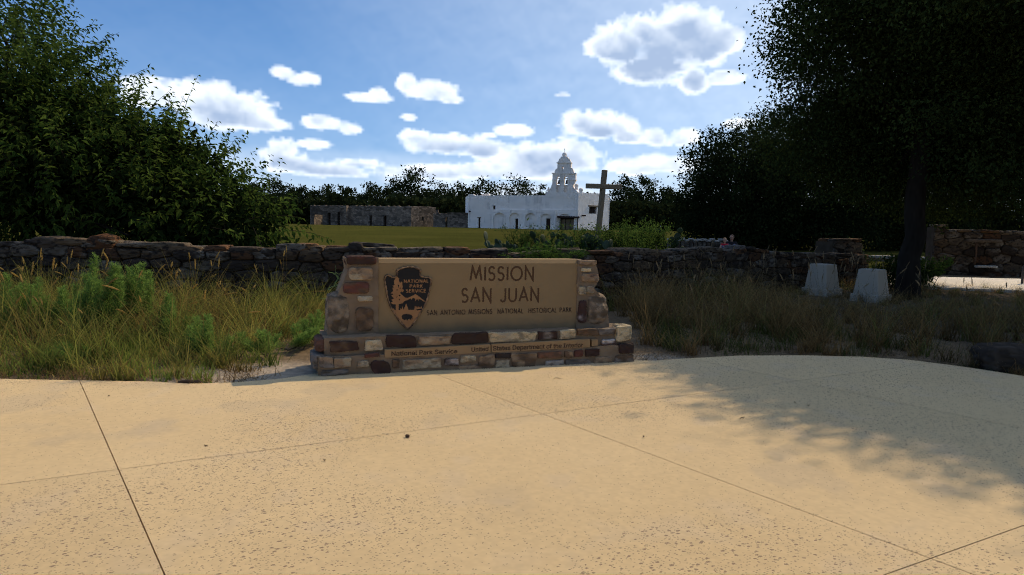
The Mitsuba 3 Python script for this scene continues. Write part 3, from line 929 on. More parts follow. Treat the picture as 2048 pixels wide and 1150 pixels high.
for i, (x0, y0, x1, y1, off, tone, alt) in enumerate(SIGN_STONES):
    a, b, c, d = zrect(x0, y0, x1, y1, off)
    r = min(c - a, d - b) * (.48 if (x0, y0) == (742, 720) else rng.uniform(.05, .16))
    g = sbox(a, b, c, d).buffer(-r).buffer(r)
    pts = np.array(g.segmentize(.05).exterior.coords)
    q = np.concatenate([pts * 9, np.full((len(pts), 1), i * 1.3)], 1)
    ctr = pts.mean(0)
    pts = ctr + (pts - ctr) * (1 + .34 * (meshkit.noise(q, i) - .5) + .2 * (meshkit.noise(q * 3.1, i + 5) - .5))[:, None] + [[.0, .012 * math.sin(i * 2.1)]] * (pts[:, :1] - ctr[0]) / max(c - a, .1)
    g = Polygon(pts).buffer(0)
    part(SG, 'stone', pillow(g, .03, lambda u, z, o, off=off: sp.P(u, z, o + off), tone, 40 + i, 44, alt, .3, -.03, 14, 1.1, True), 'mat_stone', smooth=True)
# corner stones that turn the ends
for x, y, s, tone, sd in ((1254, 666, (.2, .3, .2), CREAM, 3), (1256, 697, (.2, .34, .16), (.06, .035, .028), 4), (641, 690, (.12, .4, .16), (.14, .07, .05), 6), (637, 722, (.16, .5, .18), GREY, 8)):
    q = sp.hit(x, y, -.1)
    v, f = rock(s, sd, 3, .8, .1)
    v = sp.P(q[0] + v[:, 0], q[1] + v[:, 2], -.24 - v[:, 1])
    part(SG, 'end_stone', (v, f, mottle(v, tone, sd, .3, None)), 'mat_stone', smooth=True)
# carved panel with a bevelled top edge
pa, pb = sp.hit(756.5, 667, PAN), sp.hit(1151.5, 652, PAN)
ptop = sp.hit(757, 517.5, PAN - .03)[1]
pl0, pr0 = pa[0], pb[0]
prof = Polygon([(0, z_led - .03), (0, ptop - .045), (-.035, ptop), (-.27, ptop), (-.27, z_led - .03)])   # (off, z)
v, f = tm(trimesh.creation.extrude_polygon(prof, pr0 - pl0, engine='earcut'))
part(SG, 'panel', (sp.P(pl0 + v[:, 2], v[:, 1], PAN + v[:, 0]), f[:, ::-1]), 'mat_panel')
# piers of mortared stones
for side, outline in (('l', [(757, 668), (757, 516), (692, 517), (695, 540), (688, 560), (680, 578), (676, 590), (664, 600), (656, 640), (654, 668)]), ('r', [(1152, 652), (1152, 519), (1190, 523), (1197, 545), (1199, 560), (1188, 577), (1200, 590), (1214, 610), (1218, 650)])):
    g = sp.poly(outline, PIE)
    g = g.union(sbox(g.bounds[0], z_led - .04, g.bounds[2], z_led + .05)).buffer(0)
    if side == 'l':
        g = g.difference(sbox(pl0, -1, pl0 + 1, 3)).buffer(0)
    else:
        g = g.difference(sbox(pr0 - 1, -1, pr0, 3)).buffer(0)
    part(SG, 'pier', soft_block(g, -.60, PIE, 5 if side == 'l' else 6, .018), 'mat_mortar', smooth=50)
for i, (x0, y0, x1, y1, tone, alt) in enumerate([(694, 513, 752, 529, MAROON, (.12, .05, .04)), (697, 534, 746, 560, TAN, PALE), (685, 564, 737, 587, (.15, .06, .045), BROWN), (715, 592, 745, 602.5, PALE, CREAM), (711, 614, 747, 663, BROWN, (.30, .19, .11)),
                                                  (1157, 520, 1192, 530, (.20, .09, .06), TAN), (1162, 536, 1181, 543, CREAM, None), (1163, 547, 1197, 563, TAN, (.24, .12, .09)), (1156, 573, 1171, 589, PALE, CREAM), (1172, 572, 1186, 586, PALE, TAN), (1155, 598, 1172, 645, (.07, .035, .03), (.45, .38, .34))]):
    a, b, c, d = zrect(x0, y0, x1, y1, PIE)
    r = min(c - a, d - b) * .3
    g = sbox(a, b, c, d).buffer(-r).buffer(r)
    pts = np.array(g.segmentize(.04).exterior.coords)
    ctr = pts.mean(0)
    pts = ctr + (pts - ctr) * (1 + .25 * (meshkit.noise(np.concatenate([pts * 11, np.full((len(pts), 1), i * 2.3)], 1), i) - .5))[:, None]
    part(SG, 'pier_stone', pillow(Polygon(pts).buffer(0), .035, lambda u, z, o: sp.P(u, z, o + PIE), tone, 140 + i, 40, alt, .35, -.03, 14, 1.2, True), 'mat_stone', smooth=True)
for x0, y0, x1, y1, sd in ((652, 586, 704, 669, 17), (1173, 588, 1222, 651, 23)):
    a, b, c, d = zrect(x0, y0, x1, y1, PIE + .05)
    v, f = rock((c - a, .42, d - b + .05), sd, 4, .45, .14)
    w = sp.P((a + c) / 2 + v[:, 0], (b + d) / 2 + v[:, 2] - .01, PIE - .14 - v[:, 1])
    part(SG, 'boulder', (w, f, mottle(w, (.26, .20, .135), sd, .8, (.12, .09, .06), 16)), 'mat_stone', smooth=True)
v, f = rock((.36, .3, .12), 77, 3, .7, .1)
q = sp.hit(722, 516, PIE)
w = sp.P(q[0] + v[:, 0], q[1] + v[:, 2] - .03, PIE - .13 - v[:, 1])
part(SG, 'pier_stone', (w, f, mottle(w, MAROON, 5, .3)), 'mat_stone', smooth=True)


# lettering: drawn capitals, cut as strokes
def arc(cx, cy, rx, ry, a0, a1, n=14):
    t = np.radians(np.linspace(a0, a1, n))
    return [(cx + rx * math.cos(x), cy + ry * math.sin(x)) for x in t]


GLYPH = {  # (width, strokes) on a cap height of 1
    'M': (.86, [[(.02, 0), (.17, 1), (.43, .22), (.69, 1), (.84, 0)]]), 'I': (.1, [[(.05, 0), (.05, 1)]]), 'N': (.68, [[(.05, 0), (.05, 1), (.63, 0), (.63, 1)]]),
    'S': (.5, [arc(.25, .745, .2, .255, 25, 270, 12)[:-1] + arc(.24, .27, .22, .27, 90, -150, 12)]), 'O': (.9, [arc(.45, .5, .42, .5, 90, 450, 28)]), 'A': (.72, [[(.02, 0), (.36, 1), (.70, 0)], [(.13, .32), (.59, .32)]]),
    'J': (.42, [[(.37, 1), (.37, .24)] + arc(.18, .24, .19, .24, 0, -160, 9)]), 'U': (.66, [[(.05, 1), (.05, .3)] + arc(.33, .3, .28, .3, 180, 360, 12) + [(.61, 1)]]), 'T': (.56, [[(0, 1), (.56, 1)], [(.28, 1), (.28, 0)]]),
    'L': (.44, [[(.05, 1), (.05, 0), (.43, 0)]]), 'H': (.66, [[(.05, 0), (.05, 1)], [(.61, 0), (.61, 1)], [(.05, .52), (.61, .52)]]), 'R': (.56, [[(.05, 0), (.05, 1), (.24, 1)] + arc(.24, .755, .24, .245, 90, -90, 9) + [(.05, .51)], [(.26, .5), (.54, 0)]]),
    'C': (.68, [arc(.47, .5, .43, .5, 50, 310, 20)]), 'P': (.52, [[(.05, 0), (.05, 1), (.24, 1)] + arc(.24, .74, .25, .26, 90, -90, 9) + [(.05, .48)]]), 'K': (.58, [[(.05, 0), (.05, 1)], [(.54, 1), (.07, .45)], [(.18, .56), (.57, 0)]]),
    'E': (.48, [[(.46, 0), (.05, 0), (.05, 1), (.46, 1)], [(.05, .52), (.42, .52)]]), 'V': (.66, [[(.02, 1), (.33, 0), (.64, 1)]]), ' ': (.34, [])}


def word(text, h, weight, gap=.2):
    x, out = 0.0, []
    for ch in text:
        w, st = GLYPH[ch]
        for s in st:
            out.append(LineString([(x + a * h, b * h) for a, b in s]).buffer(weight * h / 2, cap_style='flat', join_style='mitre', mitre_limit=2.2))
        x += (w + gap) * h
    return unary_union(out), x - gap * h


def set_line(pl, off, text, x0, y0, x1, h_px, weight, gap, material, name='lettering', depth=.003, stretch=True, pre=None):
    """One line of lettering whose baseline starts at photo point (x0, y0) and ends at x1."""
    a = pl.hit(x0, y0, off)
    b = pl.hit(x1, y0, off)
    g, w = pre if pre else word(text, 1.0, weight, gap)
    h = a[1] * 0 + (pl.hit(x0, y0 - h_px, off)[1] - a[1])
    k = (b[0] - a[0]) / w
    g = shapely.affinity.affine_transform(g, [k, 0, 0, h, a[0], a[1]])
    for q in (g,):
        return part(SG, name, pl.slab(q, off - .004, off + depth), material)


def z2(X, Y):
    return 740 + X / 4.6545, 500 + Y / 4.6545


x0, y0 = z2(932, 283)
set_line(sp, PAN, 'MISSION', x0, y0, z2(1522, 0)[0], 27.0, .135, .2, 'mat_text')
x0, y0 = z2(852, 486)
set_line(sp, PAN, 'SAN JUAN', x0, y0, z2(1570, 0)[0], 27.0, .135, .2, 'mat_text')
x0, y0 = z2(530, 606)
set_line(sp, PAN, 'SAN ANTONIO MISSIONS  NATIONAL  HISTORICAL PARK', x0, y0, z2(1872, 0)[0], 9.2, .17, .24, 'mat_text_dark')


def inter(text):
    """Upper and lower case lettering, as one outline of cap height 1."""
    m = meshkit.text_mesh(text, 1.0, .01)
    v, f = np.array(m.vertices), np.array(m.faces)
    top = f[(v[f][:, :, 2] > .005).all(1)]
    g = unary_union([Polygon(v[t][:, :2]).buffer(1e-4) for t in top]).buffer(.035).simplify(.008)
    b = g.bounds
    return shapely.affinity.translate(g, -b[0], 0), b[2] - b[0]


# two thin stone plates in the foot
PL = .012
for k, (xa, xb) in enumerate(((770, 981), (983.5, 1180))):
    q = [(xa, 700 - (xa - 770) * .0522), (xb, 700 - (xb - 770) * .0522), (xb, 715.6 - (xb - 770) * .0522), (xa, 715.6 - (xa - 770) * .0522)]
    part(SG, 'plate', sp.slab(sp.poly(q, PL), -.05, PL), 'mat_plaque')
q = [(1184, 679.5), (1196, 679), (1196, 691), (1184, 692)]
part(SG, 'plate', sp.slab(sp.poly(q, PL), -.05, PL), 'mat_plaque')


def base_y(x):
    return 712.3 - (x - 770) * .0522


for text, xa, xb in (('National Park Service', 782.7, 914.7), ('United', 943, 976.7), ('States Department of the Interior', 986, 1166)):
    set_line(sp, PL, text, xa, base_y(xa), xb, 8.6, 0, 0, 'mat_text_dark', depth=.002, pre=inter(text))


# arrowhead emblem
def z7(X, Y):
    return 740 + X / 6.7625, 510 + Y / 6.7625


def ep(pts, off=PAN):
    return sp.poly([z7(*q) for q in pts], off).buffer(0)


ARROW = [(345, 208), (385, 182), (430, 164), (490, 150), (545, 147), (600, 156), (650, 176), (692, 200), (686, 228), (680, 262), (700, 280), (740, 290), (792, 292), (832, 312), (830, 360), (818, 440), (800, 520), (776, 610), (742, 690), (700, 765), (652, 840), (600, 915), (555, 975), (512, 1014), (470, 985), (425, 940), (375, 880), (325, 800), (280, 730), (255, 670), (232, 600), (214, 530), (205, 460), (195, 390), (184, 330), (192, 290), (215, 268), (245, 258), (272, 268), (300, 290), (325, 292), (352, 278), (355, 245)]
arrow = ep(ARROW)
inner = arrow.buffer(-.018)
em = part(SG, 'emblem', sp.slab(arrow, PAN - .01, PAN + .018), 'mat_emblem_dark', label='brown and black arrowhead emblem')
ring = np.array(arrow.buffer(-.009).exterior.segmentize(.012).coords)
wob = .0085 + .003 * np.sin(np.arange(len(ring)) * 1.15) + .002 * np.sin(np.arange(len(ring)) * .31)
v, f = tube(sp.P(ring[:, 0], ring[:, 1], PAN + .019), wob, 6, False)
rc_ = mottle(v, (.24, .15, .08), 3, .5, (.10, .06, .035), 25)
part(em, 'rim', (v, f, rc_), 'mat_emblem_rim', smooth=True)
LAND = [(255, 690), (300, 740), (318, 716), (330, 742), (345, 740), (345, 665), (300, 660), (275, 640), (305, 628), (285, 600), (325, 585), (282, 545), (322, 528), (274, 515), (310, 488), (298, 440), (322, 436), (302, 412), (328, 405), (318, 345), (334, 330), (345, 302), (372, 297), (390, 318), (388, 350), (402, 375), (420, 355), (436, 372), (430, 400), (440, 420), (430, 450), (456, 480), (440, 500), (415, 492), (405, 515), (440, 545), (470, 575), (500, 580), (540, 560), (575, 545), (612, 525), (650, 552), (700, 590), (760, 640), (720, 625), (680, 602), (655, 590), (650, 620), (634, 590), (620, 600), (612, 625), (600, 585), (575, 575), (555, 610), (548, 585), (520, 598), (490, 612), (460, 622), (430, 655), (385, 660), (382, 740), (402, 740), (412, 712), (424, 740), (436, 685), (450, 740), (466, 700), (484, 655), (506, 705), (516, 738), (560, 740), (592, 738), (606, 680), (616, 708), (630, 690), (640, 712), (660, 690), (668, 712), (690, 690), (700, 714), (720, 704), (722, 716), (640, 730), (612, 738), (640, 746), (712, 742), (690, 775), (640, 850), (590, 920), (545, 972), (512, 996), (475, 975), (430, 930), (380, 865), (330, 785), (290, 735)]
land = ep(LAND).intersection(inner)
DARKS = [[(372, 395), (388, 410), (386, 440), (370, 425)], [(390, 535), (410, 545), (400, 560), (384, 552)], [(345, 560), (368, 555), (360, 575)], [(378, 600), (402, 590), (395, 615)], [(352, 470), (372, 462), (366, 488)], [(395, 450), (412, 440), (410, 462)]]
land = land.difference(unary_union([ep(d) for d in DARKS]))
part(em, 'landscape', sp.slab(land, PAN + .010, PAN + .0205), 'mat_emblem_tan', label='tan tree, mountain and meadow silhouette')
BISON = [(422, 832), (432, 808), (452, 798), (480, 795), (515, 796), (548, 804), (568, 822), (572, 850), (566, 880), (558, 886), (560, 850), (548, 856), (544, 880), (536, 872), (530, 858), (508, 866), (504, 888), (494, 882), (488, 866), (470, 872), (460, 878), (448, 868), (436, 866), (432, 850)]
part(em, 'bison', sp.slab(ep(BISON), PAN + .012, PAN + .0225), 'mat_emblem_dark')
for text, X0, Y0, X1 in (('NATIONAL', 456, 374, 784), ('PARK', 534, 440, 706), ('SERVICE', 484, 504, 750)):
    g, w = word(text, 1.0, .2, .26)
    a, b = sp.hit(*z7(X0, Y0), PAN), sp.hit(*z7(X1, Y0), PAN)
    h = sp.hit(*z7(X0, Y0 - 42), PAN)[1] - a[1]
    part(em, 'lettering', sp.slab(shapely.affinity.affine_transform(g, [(b[0] - a[0]) / w, 0, 0, h, a[0], a[1] - (b[1] - a[1]) * 0]), PAN + .012, PAN + .0205), 'mat_emblem_tan')

# ---------------------------------------------------------------- wooden cross, white markers, post, boulder, litter
key = 'wooden_cross'
tag(key, 'tall leaning wooden cross standing behind the cactus in front of the church', 'cross')
D = 36.0
top, foot = at(1209.5, 340, D), at(1198, 452, D)
foot = foot + (foot - top) * .45
dirz = (top - foot) / np.linalg.norm(top - foot)
ax = at(1246, 374.3, D + .5) - at(1168, 371.7, D - .5)
ax = ax / np.linalg.norm(ax)
ay = np.cross(dirz, ax)
ay /= np.linalg.norm(ay)


def beam(c0, c1, w, d, other):
    z = c1 - c0
    L = np.linalg.norm(z)
    z = z / L
    y = ay
    x = np.cross(y, z)
    v, f = box(0, 0, 0, w, d, L, bev=.02)
    return (c0 + c1) / 2 + v[:, :1] * x + v[:, 1:2] * y + v[:, 2:] * z, f


part(key, 'upright', beam(foot, top, .22, .23, None), 'mat_wood')
mid = at(1207.5, 373, D)
part(key, 'crossbar', beam(mid - ax * .98, mid + ax * 1.0, .24, .242, None), 'mat_wood')


def rounded_hull(pts, r):
    return tm(trimesh.convex.convex_hull(np.vstack([np.asarray(p) + rnd_ico * r for p in pts])))


rnd_ico = np.array(trimesh.creation.icosphere(subdivisions=1, radius=1.0).vertices)
for x, yb, scale_, rz, label in ((1643, 588, 1.0, .62, 'white tapered concrete marker block, the left one of the pair in the shade'), (1741, 601, .98, .70, 'white tapered concrete marker block, the right one nearest the big tree trunk')):
    key = new('marker_block')
    tag(key, label, 'marker', 'white marker blocks in the tall grass')
    q = gp(x, yb, .12)
    q = gp(x, yb, float(g_z(q[0], q[1])))
    c, s = math.cos(rz), math.sin(rz)
    M = np.array([[c, s, 0], [-s, c, 0], [0, 0, 1]])
    S = scale_
    ft = rounded_hull([np.array([a * .30, b * .30, z]) * S for a in (-1, 1) for b in (-1, 1) for z in (-.1, .13)], .015)
    bd = rounded_hull([np.array([a * w, b * w, z]) * S for a in (-1, 1) for b in (-1, 1) for w, z in ((.245, .15), (.185, .66))], .03)
    part(key, 'foot', (ft[0] @ M + q, ft[1]), 'mat_marker')
    part(key, 'body', (bd[0] @ M + q, bd[1]), 'mat_marker', smooth=35)
key = 'iron_post'
q = at(2043, 582, 20)
put(key, tube([q + [0, 0, -.1], q + [0, 0, .55], q + [.02, 0, .68], q + [.12, 0, .76], q + [.5, .05, .8]], .032, 8), 'mat_iron', smooth=True)
tag(key, 'dark bent metal post at the right edge beside the pale path', 'post')
v, f = rock((.72, .6, .40), 61, 4, .6, .16)
q = gp(2046, 748)
v = v + [q[0] + .05, q[1] + .36, .12]
put('boulder', (v, f, mottle(v, (.026, .022, .018), 9, .5, (.06, .05, .04), 14)), 'mat_stone', smooth=True)
tag('boulder', 'large dark boulder at the plaza edge in the lower right shade', 'boulder')
v, f = rock((.036, .028, .024), 5, 2, .3, .2)
q = gp(815, 875)
v = v + [q[0], q[1], .012]
put('nut', (v, f, mottle(v, (.12, .065, .035), 4, .3, None, 60)), 'mat_stone', smooth=True)
tag('nut', 'small dark brown nut lying alone on the sunlit concrete', 'nut')
for n_, (x, y, L, a, label) in enumerate(((1115, 758, .085, .1, 'small pale twig on the concrete in front of the sign'), (1484, 838, .05, .5, 'short dark twig on the concrete near the tree shadow'), (380, 765, .22, .1, 'flat brown piece of bark at the plaza edge by the weeds'))):
    key = new('twig')
    q = gp(x, y) + [0, 0, .008]
    dx = np.array([math.cos(a), math.sin(a), 0]) * L / 2
    t_, f_ = tube([q - dx, q - dx * .3 + [0, .004, .004], q + dx * .4 + [0, -.003, .002], q + dx], [.003, .004, .004, .002] if n_ < 2 else [.012, .02, .017, .008], 6)
    put(key, (t_, f_, mottle(t_, ((.35, .28, .18), (.07, .05, .035), (.09, .06, .04))[n_], n_, .3)), 'mat_stone', smooth=True)
    tag(key, label, 'twig')
r = np.random.default_rng(404)
for k in range(6):      # small dry leaves blown onto the concrete
    x, y = ((1590, 806), (1617, 812), (1287, 875), (412, 893), (649, 922), (218, 793))[k]
    q = gp(x, y)
    L, W, a = r.uniform(.018, .03), r.uniform(.009, .014), r.uniform(0, 6.28)
    t = np.linspace(-1, 1, 7)
    w = np.sqrt(np.clip(1 - t ** 2, 0, 1)) * W * .5 + .0004
    z = .004 + .007 * (t ** 2) * r.uniform(.4, 1.4)
    v = np.vstack([np.stack([t * L / 2, -w, z + .003], 1), np.stack([t * L / 2, 0 * w, z], 1), np.stack([t * L / 2, w, z + .004], 1)])
    v = np.vstack([v, v - [0, 0, .0012]])
    i_ = np.arange(6)
    f = []
    for o, fl in ((0, False), (21, True)):
        for rr in (0, 7):
            qd = np.stack([i_ + o + rr, i_ + 1 + o + rr, i_ + 8 + o + rr, i_ + 7 + o + rr], 1)
            qd = qd[:, ::-1] if fl else qd
            f += [qd[:, [0, 1, 2]], qd[:, [0, 2, 3]]]
    v = v @ np.array([[math.cos(a), math.sin(a), 0], [-math.sin(a), math.cos(a), 0], [0, 0, 1]]) + q
    key = new('dry_leaf')
    put(key, (v, np.vstack(f), mottle(v, (.10, .062, .032), k, .4, None, 50)), 'mat_stone')
    tag(key, ('tiny dry leaf at the fringe of the tree shadow, the left one of two', 'tiny dry leaf at the fringe of the tree shadow, the right one of two', 'tiny dry leaf on the concrete right of where two slab joints cross', 'tiny dry leaf on the concrete above the joint crossing on the left', 'tiny dry leaf below the long joint, left of the nut', 'tiny dry leaf near the left grass bed, right of the first joint')[k], 'leaf', 'dry leaves scattered on the plaza')

# ---------------------------------------------------------------- trees
def in_ells(rng, ells, n, power=.45):
    """Points in a union of ellipsoids (x, y, z, rx, ry, rz), more of them towards the outside."""
    w = np.array([e[3] * e[4] * e[5] for e in ells])
    k = rng.choice(len(ells), n, p=w / w.sum())
    e = np.array(ells)[k]
    d = rnd_dirs(rng, n)
    return e[:, :3] + d * e[:, 3:] * (rng.random((n, 1)) ** power), d


def crown(ells, clumps, per, sigma, L, W, ca, cb, rng, power=.45, droop=.3, up=.6):
    C, d = in_ells(rng, ells, clumps, power)
    tone = tones(rng, clumps, ca, cb, .35)
    P = np.repeat(C, per, 0) + rng.normal(size=(clumps * per, 3)) * sigma * np.array([1, 1, .75])
    n = len(P)
    D = rnd_dirs(rng, n) + np.repeat(d, per, 0) * .5 - np.array([0, 0, droop])
    N = rnd_dirs(rng, n) * .8 + np.array([0, 0, up])
    s = rng.uniform(.7, 1.25, n)
    return leaves(P, D, N, L * s, W * s, np.repeat(tone, per, 0) * (1 + .35 * (rng.random((n, 1)) - .5)))


def limb(a, b, r0, r1, rng, sag=.12, n=7, sides=8):
    t = np.linspace(0, 1, n)[:, None]
    L = np.linalg.norm(b - a)
    p = a * (1 - t) + b * t + np.sin(t * math.pi) * np.array([0, 0, 1.0]) * L * sag + (rng.normal(size=(n, 3)) * L * .03) * np.sin(t * math.pi)
    return tube(p, np.linspace(r0, r1, n), sides)


def tree(key, base, fork, r, ells, limbs, leaf, label, cat='tree', group=None, seed=1, matl='mat_leaf_dull', flare=1.25):
    rng = np.random.default_rng(seed)
    key = new(key)
    tag(key, label, cat, group)
    base, fork = np.asarray(base, float), np.asarray(fork, float)
    t = np.linspace(0, 1, 9)[:, None]
    p = base * (1 - t) + fork * t + rng.normal(size=(9, 3)) * r * .12 * np.sin(t * math.pi)
    p[0, 2] -= .3
    part(key, 'trunk', tube(p, r * (np.array([flare, 1.12, 1.0, .97, .94, .92, .9, .88, .8])), 14), 'mat_bark', smooth=True)
    C, d = in_ells(rng, ells, limbs, .25)
    for c in C:
        part(key, 'limb', limb(fork - [0, 0, r], c, r * .42, r * .06, rng), 'mat_bark', smooth=True)
    part(key, 'crown', crown(ells, rng=rng, **leaf), matl)
    return key


OAK = dict(ca=(.018, .030, .010), cb=(.045, .064, .018))
ox = at(1814, 592, 16.3)[0]
tree('oak_tree', (ox, 16.3, .1), (ox + .25, 16.6, 3.9), .225,
     [(10.4, 17.3, 6.4, 4.3, 3.4, 3.2), (8.0, 17.0, 5.9, 2.25, 2.3, 2.0), (13.3, 17.0, 6.8, 4.2, 3.6, 3.4), (11.5, 18.8, 3.7, 4.8, 2.4, 1.7), (8.3, 18.2, 4.0, 2.4, 1.9, 1.4), (8.4, 17.9, 8.0, 1.9, 2.2, 1.6), (10.6, 17.4, 3.7, 3.0, 1.4, 1.5), (9.4, 13.6, 6.3, 2.9, 2.5, 1.7), (11.5, 14.6, 5.2, 3.2, 2.2, 1.9), (9.7, 14.5, 4.0, 2.4, .9, 1.8), (12.6, 15.0, 3.9, 2.8, 1.1, 1.7)], 34,
     dict(clumps=6400, per=60, sigma=.27, L=.09, W=.054, power=.5, **OAK), 'huge dark oak with a straight trunk standing right of the white marker blocks', seed=3)
tree('shade_tree', (17.3, 13.6, 0), (17.0, 13.7, 4.4), .36,
     [(14.0, 15.3, 9.6, 4.9, 4.0, 1.9), (15.0, 12.9, 9.4, 4.5, 3.0, 1.8), (12.4, 14.6, 9.5, 2.9, 2.6, 1.5), (18.2, 12.5, 9.2, 4.2, 4, 3)], 14, dict(clumps=4000, per=95, power=.7, sigma=.45, L=.15, W=.09, **OAK), 'tree just outside the right edge whose shade falls on the plaza', seed=4)
tree('shade_tree', (21.5, 6.0, 0), (21.3, 6.0, 3.8), .36, [(20.5, 6.2, 7.2, 4.4, 4.6, 3.2), (22.5, 3.5, 6.8, 4, 4, 3)], 12, dict(clumps=1300, per=60, sigma=.5, L=.16, W=.09, **OAK), 'second tree outside the right edge, beside the plaza', seed=6)
for n_, (x, y, lab_) in enumerate(((15.5, -2.5, 'tree outside the picture, right of the camera at the plaza edge'), (20.5, -7.5, 'tree outside the picture, far behind right of the camera'))):
    tree('shade_tree', (x, y, 0), (x, y, 3.2), .3, [(x, y, 5.8, 4.2, 4.2, 3.3), (x - 1.5, y + 1, 4.4, 3, 3, 2)], 10, dict(clumps=900, per=60, sigma=.5, L=.17, W=.1, **OAK), lab_, seed=60 + n_)
for n_, (x, y, zr, rr, h, label) in enumerate(((12.4, 40, 3.9, 3.5, 7.3, 'rounded dark evergreen tree at the left foot of the huge oak'), (17.4, 41, 4.4, 4.4, 8.3, 'dark evergreen tree behind the huge oak, left of its trunk'), (23.6, 43, 4.7, 4.9, 9.0, 'dark evergreen tree behind the ruined wall, right of the oak trunk'),
                                              (31.5, 44, 4.7, 5.4, 9.3, 'dark evergreen tree behind the ruined wall at the right edge'), (19.5, 53, 5, 5.6, 10.5, 'tall dark tree farthest back behind the huge oak'), (34, 56, 5, 7, 10.8, 'tall dark tree farthest back at the right edge'))):
    zg_ = float(g_z(0, y))
    tree('evergreen_tree', (x, y, zg_), (x, y, zg_ + 1.4), .2, [(x, y, zr, rr, rr, h - zr), (x, y, 1.6, rr * .92, rr * .9, 1.35), (x - rr * .5, y - .4, zr * .8, rr * .6, rr * .6, (h - zr) * .75)], 8,
         dict(clumps=760, per=40, sigma=.32, L=.19, W=.10, ca=(.012, .020, .008), cb=(.03, .043, .015), power=.35), label, group=None, seed=40 + n_)

# the broadleaf tree behind the wall on the left: long shoots with drooping glossy leaves
rng = np.random.default_rng(8)
LT = 'broadleaf_tree'
tag(LT, 'large green broadleaf tree with drooping glossy leaves behind the wall on the left', 'tree')
ELL = [(-7.4, 15.0, 2.75, 1.3, 1.5, .8), (-9.5, 15.2, 4.35, 1.2, 1.6, .9), (-5.5, 14.7, 1.35, 1.1, 1.2, .6), (-10.8, 15.6, 2.9, 3.3, 2.6, 2.1), (-8.4, 15.2, 2.3, 2.4, 2.2, 1.45), (-6.7, 15.0, 1.65, 1.8, 1.8, 1.0), (-12.0, 15.8, 4.9, 2.4, 2.7, 2.0), (-13.6, 16.4, 4.0, 3.6, 2.8, 3.2), (-10.0, 15.4, 3.9, 1.9, 2.0, 1.3)]
trunk_b, trunk_t = np.array([-9.9, 15.8, -.2]), np.array([-9.6, 15.7, 1.2])
part(LT, 'trunk', tube([trunk_b, trunk_b * .5 + trunk_t * .5 + [.05, 0, 0], trunk_t], [.26, .2, .17], 12), 'mat_bark', smooth=True)
C, d = in_ells(rng, ELL, 22, .2)
for c in C:
    part(LT, 'limb', limb(trunk_t - [0, 0, .3], c, .09, .012, rng, .1), 'mat_bark', smooth=True)
part(LT, 'limb', tube([[-12.6, 15.2, 1.55], [-11.2, 15.3, 1.75], [-10.2, 15.5, 1.5], [-9.7, 15.8, .9]], [.07, .12, .15, .16], 9), 'mat_bark', smooth=True)
NS, NL = 4300, 15
B, d = in_ells(rng, ELL, NS, .22)
keep = (B[:, 2] > .45) & (rng.random(NS) > .5 * np.clip((B[:, 2] - 3.4) / 1.0, 0, 1))
B, d = B[keep], d[keep]
NS = len(B)
sd = d * .55 + rng.normal(size=(NS, 3)) * .45 + np.array([.15, 0, .62])
sd[B[:, 2] < 1.6] -= [0, 0, .45]
sd /= np.linalg.norm(sd, axis=1, keepdims=True)
sl = rng.uniform(.45, 1.0, NS)
long_ = (rng.random(NS) < .16) & (d[:, 2] > .1)
sl[long_] *= 1.5
sd[long_] = sd[long_] * .5 + np.array([.22, 0, .75])
sd /= np.linalg.norm(sd, axis=1, keepdims=True)
tt = (np.arange(NL) + .5) / NL
P = B[:, None] + sd[:, None] * (sl[:, None] * tt)[..., None] + np.array([0, 0, -1.0]) * (.12 * sl[:, None] * tt ** 2)[..., None]
ph = rng.uniform(0, 6.28, NS)[:, None] + np.arange(NL) * 2.6
a = np.cross(sd, [0, 0, 1.0])
a /= np.linalg.norm(a, axis=1, keepdims=True) + 1e-9
b = np.cross(sd, a)
out = np.cos(ph)[..., None] * a[:, None] + np.sin(ph)[..., None] * b[:, None]
D = out * .75 + sd[:, None] * .55 + np.array([0, 0, -.55])
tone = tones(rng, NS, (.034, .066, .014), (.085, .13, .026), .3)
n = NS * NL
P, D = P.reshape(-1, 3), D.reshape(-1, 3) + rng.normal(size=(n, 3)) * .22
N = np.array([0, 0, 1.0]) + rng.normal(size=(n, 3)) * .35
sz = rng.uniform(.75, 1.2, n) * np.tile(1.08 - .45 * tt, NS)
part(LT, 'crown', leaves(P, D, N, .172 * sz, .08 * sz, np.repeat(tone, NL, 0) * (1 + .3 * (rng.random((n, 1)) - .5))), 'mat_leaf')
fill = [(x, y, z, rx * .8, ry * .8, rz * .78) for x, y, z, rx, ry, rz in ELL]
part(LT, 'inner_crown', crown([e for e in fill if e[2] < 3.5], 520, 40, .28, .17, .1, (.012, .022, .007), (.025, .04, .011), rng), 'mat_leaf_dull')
keep = rng.random(NS) < .45
tw, at_ = [], 0
for q, dd, l in zip(B[keep], sd[keep], sl[keep]):
    tw.append(tube([q - dd * .15, q + dd * l * .5, q + dd * l * .95 - [0, 0, .1 * l]], [.008, .005, .003], 3, False))
part(LT, 'twigs', join(tw), 'mat_bark', kind='stuff')

